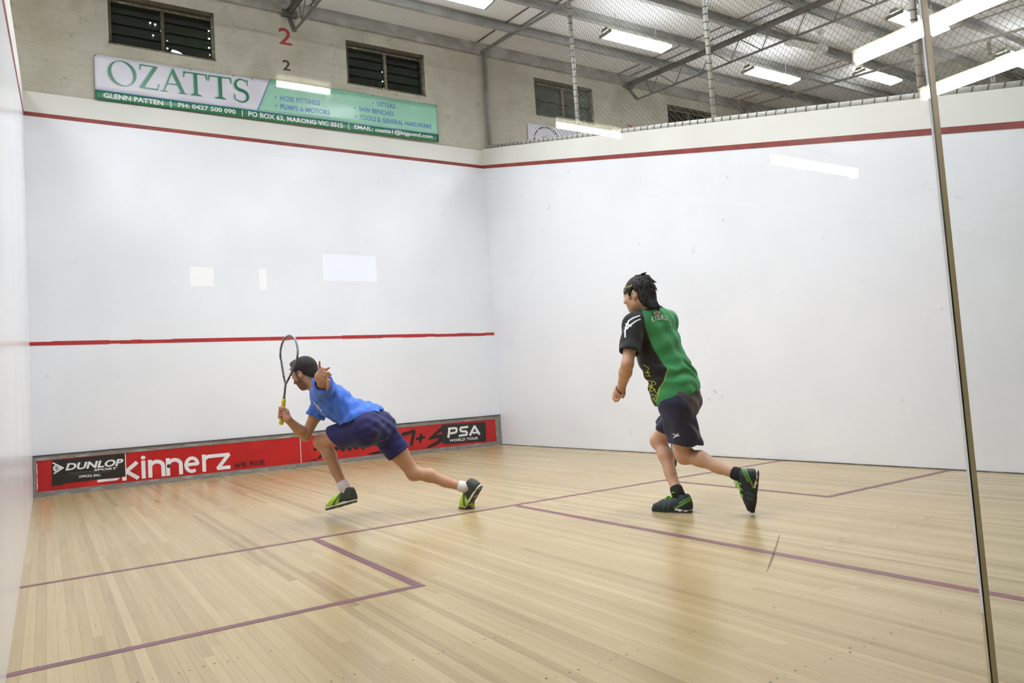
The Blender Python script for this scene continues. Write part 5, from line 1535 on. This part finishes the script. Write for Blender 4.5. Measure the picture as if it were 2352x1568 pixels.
for i in range(170):      # locks: lying over the crown, flicking out at back and nape
    th = rg.uniform(-2.1, 2.1); el = rg.uniform(-0.3, 1.35)
    d_ = -hf2 * math.cos(th) * math.cos(el) + hr2 * math.sin(th) * math.cos(el) + hu2 * math.sin(el)
    p0 = c2 + hu2 * 0.036 - hf2 * 0.018 + (hr2 * np.dot(d_, hr2) * 0.083 + hf2 * np.dot(d_, hf2) * 0.099 + hu2 * np.dot(d_, hu2) * 0.092)
    if np.dot(p0 - (c2 + hu2 * 0.045 + hf2 * 0.03), unit(hf2 * 0.80 - hu2 * 0.60)) > -0.01: continue
    tg = unit(-hu2 * (1.0 - 0.9 * max(0, math.sin(el))) - hf2 * 0.5 * max(0, math.sin(el)) + d_ * 0.12 + rg.normal(0, 0.12, 3))
    ln_ = rg.uniform(0.030, 0.050)
    F.chain([p0 - d_ * 0.004, p0 + tg * ln_ * 0.5 + d_ * 0.002, p0 + tg * ln_], [0.0065, 0.0052, 0.0018], 0.0022)
for i in range(46):      # nape locks
    th = rg.uniform(-1.0, 1.0)
    p0 = c2 - hu2 * rg.uniform(0.055, 0.09) - hf2 * (0.062 + 0.048 * math.cos(th)) + hr2 * (0.068 * math.sin(th))
    tg = unit(-hu2 - hf2 * 0.25 + rg.normal(0, 0.15, 3)); ln_ = rg.uniform(0.03, 0.055)
    F.chain([p0, p0 + tg * ln_ * 0.5, p0 + tg * ln_ - hf2 * 0.006], [0.0075, 0.0055, 0.0018], 0.003)
F.ripple(lambda P: 0.0009 * np.sin((P - c2) @ hr2 * 520 + 2 * np.sin((P - c2) @ hf2 * 60)) + 0.0009 * np.sin((P - c2) @ hf2 * 480))
F.build('hair', M_hair, p2, const((30, 28, 28)))
# headband
F = Field(c2 - 0.16, c2 + 0.18, 0.0036)
F.ell(c2 + hu2 * 0.030 - hf2 * 0.010, (hr2, hf2, hu2), (0.089, 0.108, 0.110), 0.0)
bu = unit(hu2 + hf2 * 0.25)
bc = c2 + hu2 * 0.052 + hf2 * 0.03
F.cut(bc + bu * 0.020, bu); F.cut(bc - bu * 0.020, -bu)
F.ell(c2 + hu2 * 0.030 - hf2 * 0.010, (hr2, hf2, hu2), (0.082, 0.101, 0.103), 0.0, 's')
F.cut(c2 - hf2 * 0.01, -hf2)
def hbcol(P, N):
    q = P - bc; v = q @ bu; w = q @ hr2
    C = np.tile(np.array((34, 36, 30.)), (len(P), 1))
    return mixc(C, np.exp(-((v - 0.003 - 0.005 * np.sin(w * 230)) / 0.0035) ** 2) * 0.9, (196, 192, 96))
F.build('headband', M_cloth, p2, hbcol)
# shirt
F = Field((-0.47, -0.52, 0.68), (0.24, 0.16, 1.44), 0.0050)
torso(F, J2, 0.016, 0.05)
F.ell(lerp(hc, sc, 0.42) + fh * 0.015, (rh, fh, up), (0.166, 0.132, 0.14), 0.05)
F.ell(hc + up * 0.10 + fh * 0.018, (rh, fh, up), (0.188, 0.160, 0.17), 0.06)
F.ell(lerp(hc, sc, 0.62) + fh * 0.035, (rh, fh, up), (0.165, 0.135, 0.15), 0.05)
F.cut(V3((-0.008, -0.245, 0.768)), unit(V3((0.31, 0.0, -1.0))))
sL = lerp(J2['Lsho'], J2['Lelb'], 0.70); sR = lerp(J2['Rsho'], J2['Relb'], 0.70)
dL = unit(V3(J2['Lelb']) - V3(J2['Lsho'])); dR = unit(V3(J2['Relb']) - V3(J2['Rsho']))
for a_, b_, e_, d_ in (('Lsho', 'Lelb', sL, dL), ('Rsho', 'Relb', sR, dR)):
    G = F.like(); G.cone(V3(J2[a_]), V3(J2[b_]), 0.071, 0.070, 0.0); G.cut(e_, d_); F.merge(G, 0.035)
    F.cone(lerp(J2[a_], J2[b_], 0.62), lerp(J2[a_], J2[b_], 1.1), 0.053, 0.056, 0.0, op='s')
F.cone(V3(J2['C7']) + up * 0.050 + fs * 0.02, V3(J2['headC']), 0.060, 0.09, 0.01, op='s')
def folds2(P):
    q = P - hc; s = q @ up; r_ = q @ rh; f_ = q @ fh
    return 0.0070 * np.sin(s * 75 + r_ * 50 + 2.0 * np.sin(r_ * 25)) * np.exp(-((s - 0.20) / 0.09) ** 2) + 0.003 * np.sin(s * 30 + r_ * 70 + f_ * 30)
F.ripple(folds2)
GREEN_X = np.array([1.42, 1.36, 1.249, 1.195, 1.093, 1.057, 1.004, 0.960, 0.892, 0.843, 0.756, 0.60])[::-1]
GREEN_V = np.array([-0.212, -0.212, -0.210, -0.191, -0.158, -0.137, -0.111, -0.081, -0.106, -0.139, -0.163, -0.20])[::-1]
def shirt2col(P, N):
    edge = np.interp(P[:, 2], GREEN_X, GREEN_V)
    C = np.tile(np.array((38, 38, 40.)), (len(P), 1))
    q = P - lerp(hc, sc, 0.6); lat_ = q @ rs; f_ = q @ fs
    back = f_ < 0.035
    m_ = sstep(-0.004, 0.004, P[:, 0] - edge) * back * (1 - sstep(0.150, 0.160, lat_))
    front = (f_ >= 0.035) * (np.abs(lat_) < 0.11)
    C = mixc(C, np.maximum(m_, front), (70, 156, 94))
    pipe = np.exp(-((P[:, 0] - edge) / 0.0035) ** 2) * (P[:, 2] < 0.965) * back
    C = mixc(C, pipe, (206, 214, 90))
    arms = np.minimum(np.linalg.norm(P - lerp(J2['Lsho'], J2['Lelb'], 0.55), axis=1), np.linalg.norm(P - lerp(J2['Rsho'], J2['Relb'], 0.55), axis=1)) < 0.12
    C = mixc(C, arms * (P[:, 0] < edge), (38, 38, 40))
    C = mixc(C, (np.linalg.norm(P - (V3(J2['C7']) + up * 0.045 + fs * 0.02), axis=1) < 0.098) * ((P - V3(J2['C7'])) @ up > 0.0), (34, 36, 34))
    cuff = sstep(0.006, 0.002, np.abs((P - sL) @ dL + 0.006)) * (np.linalg.norm(P - sL, axis=1) < 0.10)
    C = mixc(C, cuff, (24, 30, 26))
    return C
shirt2 = F.build('shirt', M_cloth, p2, shirt2col)
decal(shirt2, shirt2, band([(-0.240, 1.324), (-0.285, 1.311), (-0.316, 1.293), (-0.322, 1.276), (-0.336, 1.254), (-0.346, 1.226), (-0.350, 1.186)], 0.0085) + band([(-0.240, 1.300), (-0.272, 1.288), (-0.297, 1.272), (-0.316, 1.259), (-0.334, 1.240)], 0.0085) + band([(-0.333, 1.277), (-0.305, 1.255)], 0.0085), M_white_print, 'sleeve_print')
lt = [((-0.222, 1.005), (-0.194, 0.979)), ((-0.194, 0.979), (-0.205, 0.945)), ((-0.214, 0.955), (-0.187, 0.950)), ((-0.212, 0.930), (-0.183, 0.926)), ((-0.200, 0.950), (-0.188, 0.926)),
      ((-0.205, 0.905), (-0.165, 0.884)), ((-0.205, 0.905), (-0.150, 0.800)), ((-0.165, 0.884), (-0.157, 0.872)), ((-0.157, 0.872), (-0.191, 0.856)), ((-0.191, 0.856), (-0.160, 0.835)),
      ((-0.180, 0.880), (-0.190, 0.800)), ((-0.195, 0.815), (-0.160, 0.835)), ((-0.188, 0.804), (-0.160, 0.796)), ((-0.185, 0.800), (-0.165, 0.760)), ((-0.158, 0.796), (-0.178, 0.762))]
decal(shirt2, shirt2, sum([band([a_, b_], 0.0035) for a_, b_ in lt], []), M_yellow_print, 'lattice_print')
V_, F_ = font_mesh('R.TSUKU', 1.0, 0.02, 0.0, 1.0)
mn, mx = V_.min(0), V_.max(0); U_ = (V_ - mn) / (mx - mn)
name_xz = np.c_[-0.160 + 0.112 * U_[:, 0], 1.262 + 0.034 * U_[:, 1] + 0.030 * np.sin(np.pi * (0.15 + 0.6 * U_[:, 0])) ]
decal(shirt2, shirt2, [[tuple(name_xz[i]) for i in f_] for f_ in F_], M_white_print, 'name_print', step=0.02)
M_badge = noise_mat('badge_cream', [(236, 222, 176), (226, 206, 150)], scale=40, detail=3, rough=0.6)
M_badge_pink = base_mat('badge_pink', (206, 96, 168), 0.6)
def disc(cx, cz, rx, rz, n=18): return [(cx + rx * math.cos(2 * math.pi * k / n), cz + rz * math.sin(2 * math.pi * k / n)) for k in range(n)]
decal(shirt2, shirt2, [disc(-0.118, 1.338, 0.022, 0.013)], M_badge, 'badge')
decal(shirt2, shirt2, [disc(-0.114, 1.336, 0.010, 0.006)], M_badge_pink, 'badge_centre', off=0.0035)
# shorts, loose and flaring
F = Field((-0.24, -0.46, 0.40), (0.30, 0.20, 0.92), 0.0050)
F.ell(hc + up * 0.03, (rh, fh, up), (0.166, 0.128, 0.12), 0.0)
F.ell(hc + up * 0.10, (rh, fh, up), (0.150, 0.116, 0.085), 0.04)
for hp, kn, hm, ra, rb in (('Lhip', 'Lkne', 0.74, 0.104, 0.112), ('Rhip', 'Rkne', 0.70, 0.084, 0.098)):
    a = V3(J2[hp]); b = V3(J2[kn]); d = unit(b - a); e_ = lerp(a, b, hm)
    F.ell(a - fh * (0.022 if hp == 'Lhip' else 0.0), (rh, fh, up), (0.092, 0.082, 0.112) if hp == 'Lhip' else (0.062, 0.075, 0.10), 0.04)
    off = V3((0.028, -0.01, 0.0)) if hp == 'Lhip' else V3((0, 0, 0))
    n_ = unit(d + (V3((-0.28, 0, 0)) if hp == 'Lhip' else V3((0.1, 0, 0))))
    B2 = b + off; e_ = lerp(a, B2, hm)
    G = F.like(); G.cone(a, B2, ra, rb, 0.0); G.cut(e_, n_); F.merge(G, 0.05)
    F.cone(lerp(a, B2, hm - 0.04), lerp(a, B2, 1.15), rb - 0.026, rb - 0.024, 0.0, op='s')
F.ell(hc - up * 0.04 - fh * 0.01, (rh, fh, up), (0.07, 0.08, 0.085), 0.05)
F.cut(hc + up * 0.145, up)
F.ripple(lambda P: 0.0055 * np.sin((P - hc) @ rh * 48 + (P - hc) @ fh * 40 + 2 * np.sin(P[:, 2] * 22)) * sstep(0.75, 0.55, P[:, 2]) + 0.003 * np.sin(P[:, 2] * 60 + (P - hc) @ rh * 40))
def shorts2col(P, N):
    C = np.tile(np.array((50, 50, 76.)), (len(P), 1))
    # brown-grey area on the upper back of the shorts
    e1 = (P[:, 0] - (-0.037)) * 0.6 + (P[:, 2] - 0.80) * 0.8
    inside = sstep(-0.01, 0.01, (P[:, 2] - (0.79 - 0.95 * (P[:, 0] + 0.037)))) * sstep(0.60, 0.63, P[:, 2]) * (P[:, 1] < -0.12)
    return mixc(C, inside * 0.8, (96, 90, 92))
shorts2 = F.build('shorts', M_cloth, p2, shorts2col)
decal(shorts2, shorts2, band([(-0.066, 0.536), (-0.055, 0.529), (-0.043, 0.528), (-0.038, 0.540)], 0.006) + band([(-0.064, 0.511), (-0.050, 0.520), (-0.030, 0.524)], 0.006) + band([(-0.060, 0.516), (-0.045, 0.532)], 0.005), M_white_print, 'leg_logo')
# shoes
def navy_upper(x, y, z):
    C = np.tile(np.array((34, 44, 52.)), (len(x), 1))
    C = mixc(C, np.exp(-((z - (0.030 + 0.55 * np.abs(x - 0.10))) / 0.006) ** 2) * (x < 0.11) * 0.95, (120, 196, 60))
    C = mixc(C, np.exp(-((z - (0.048 + 0.55 * np.abs(x - 0.10))) / 0.005) ** 2) * (x < 0.07) * 0.9, (120, 196, 60))
    C = mixc(C, np.exp(-((x - (0.135 + 0.35 * (0.07 - z))) / 0.005) ** 2) * (z < 0.07) * 0.5, (110, 150, 140))
    C = mixc(C, np.exp(-((x - (0.165 + 0.35 * (0.07 - z))) / 0.005) ** 2) * (z < 0.06) * 0.5, (90, 170, 80))
    C = mixc(C, sstep(0.215, 0.225, x) * 0.6, (24, 30, 38))
    return C
def navy_sole(x, z, nz):
    C = np.tile(np.array((30, 36, 40.)), (len(x), 1))
    wv = 0.012 + 0.004 * np.sin(x * 150)
    C = mixc(C, (x < 0.105) * sstep(wv - 0.002, wv + 0.002, z), (222, 216, 216))
    C = mixc(C, (nz < -0.7) * 1.0, (178, 150, 128))
    return C
pal2 = {'upper': navy_upper, 'sole': navy_sole}
shoe(p2, (0.039, -0.197, 0.001), (-0.199, -0.031, 0.001), V3((0, 0, 1.0)), pal2, V3(J2['Rkne']), V3(J2['Rank']), M_sock_b, 0.035, laces=M_lime)
shoe(p2, (0.423, -0.460, 0.282), (0.390, -0.392, 0.008), V3((-0.95, 0.22, -0.05)), pal2, V3(J2['Lkne']), V3(J2['Lank']), M_sock_b, 0.035, laces=M_lime)
# wristband
wc = lerp(J2['Lwri'], H2['palm'], 0.25); wa = unit(V3(H2['palm']) - V3(J2['Lwri']) + V3((0.0, -0.01, 0.0)))
e1 = unit(np.cross(wa, (0, 0, 1))); e2 = np.cross(wa, e1)
MB().tube([wc + e1 * (0.036 * math.cos(t)) + e2 * (0.034 * math.sin(t)) + wa * (0.008 * math.sin(t)) for t in np.linspace(0, 2 * math.pi, 28)[:-1]], 0.0035, 6, True).build('wristband', M_wristband, p2, True)
lat = world_from((0.10, 0.95, 0.3), (0, 0, 0))
racket('squash_racket', world_from(RK2b, O2), world_from(RK2t, O2), lat, 'dark squash racket hanging behind the legs of the player in green', M_grip_b, bumper=M_grip_b)

# ------------------------------------------------------------------ the ball
M_ball = noise_mat('ball_rubber', [(44, 46, 46), (34, 36, 36)], scale=60, detail=3, rough=0.5)
bm_ = bmesh.new(); bmesh.ops.create_uvsphere(bm_, u_segments=20, v_segments=12, radius=0.0200)
me = bpy.data.meshes.new('squash_ball'); bm_.to_mesh(me); bm_.free()
ball_ = link_mesh('squash_ball', me, M_ball, None, True); ball_.location = (1.195, -2.056, 0.345)
tag(ball_, 'small black squash ball flying in front of the red tin', 'ball')
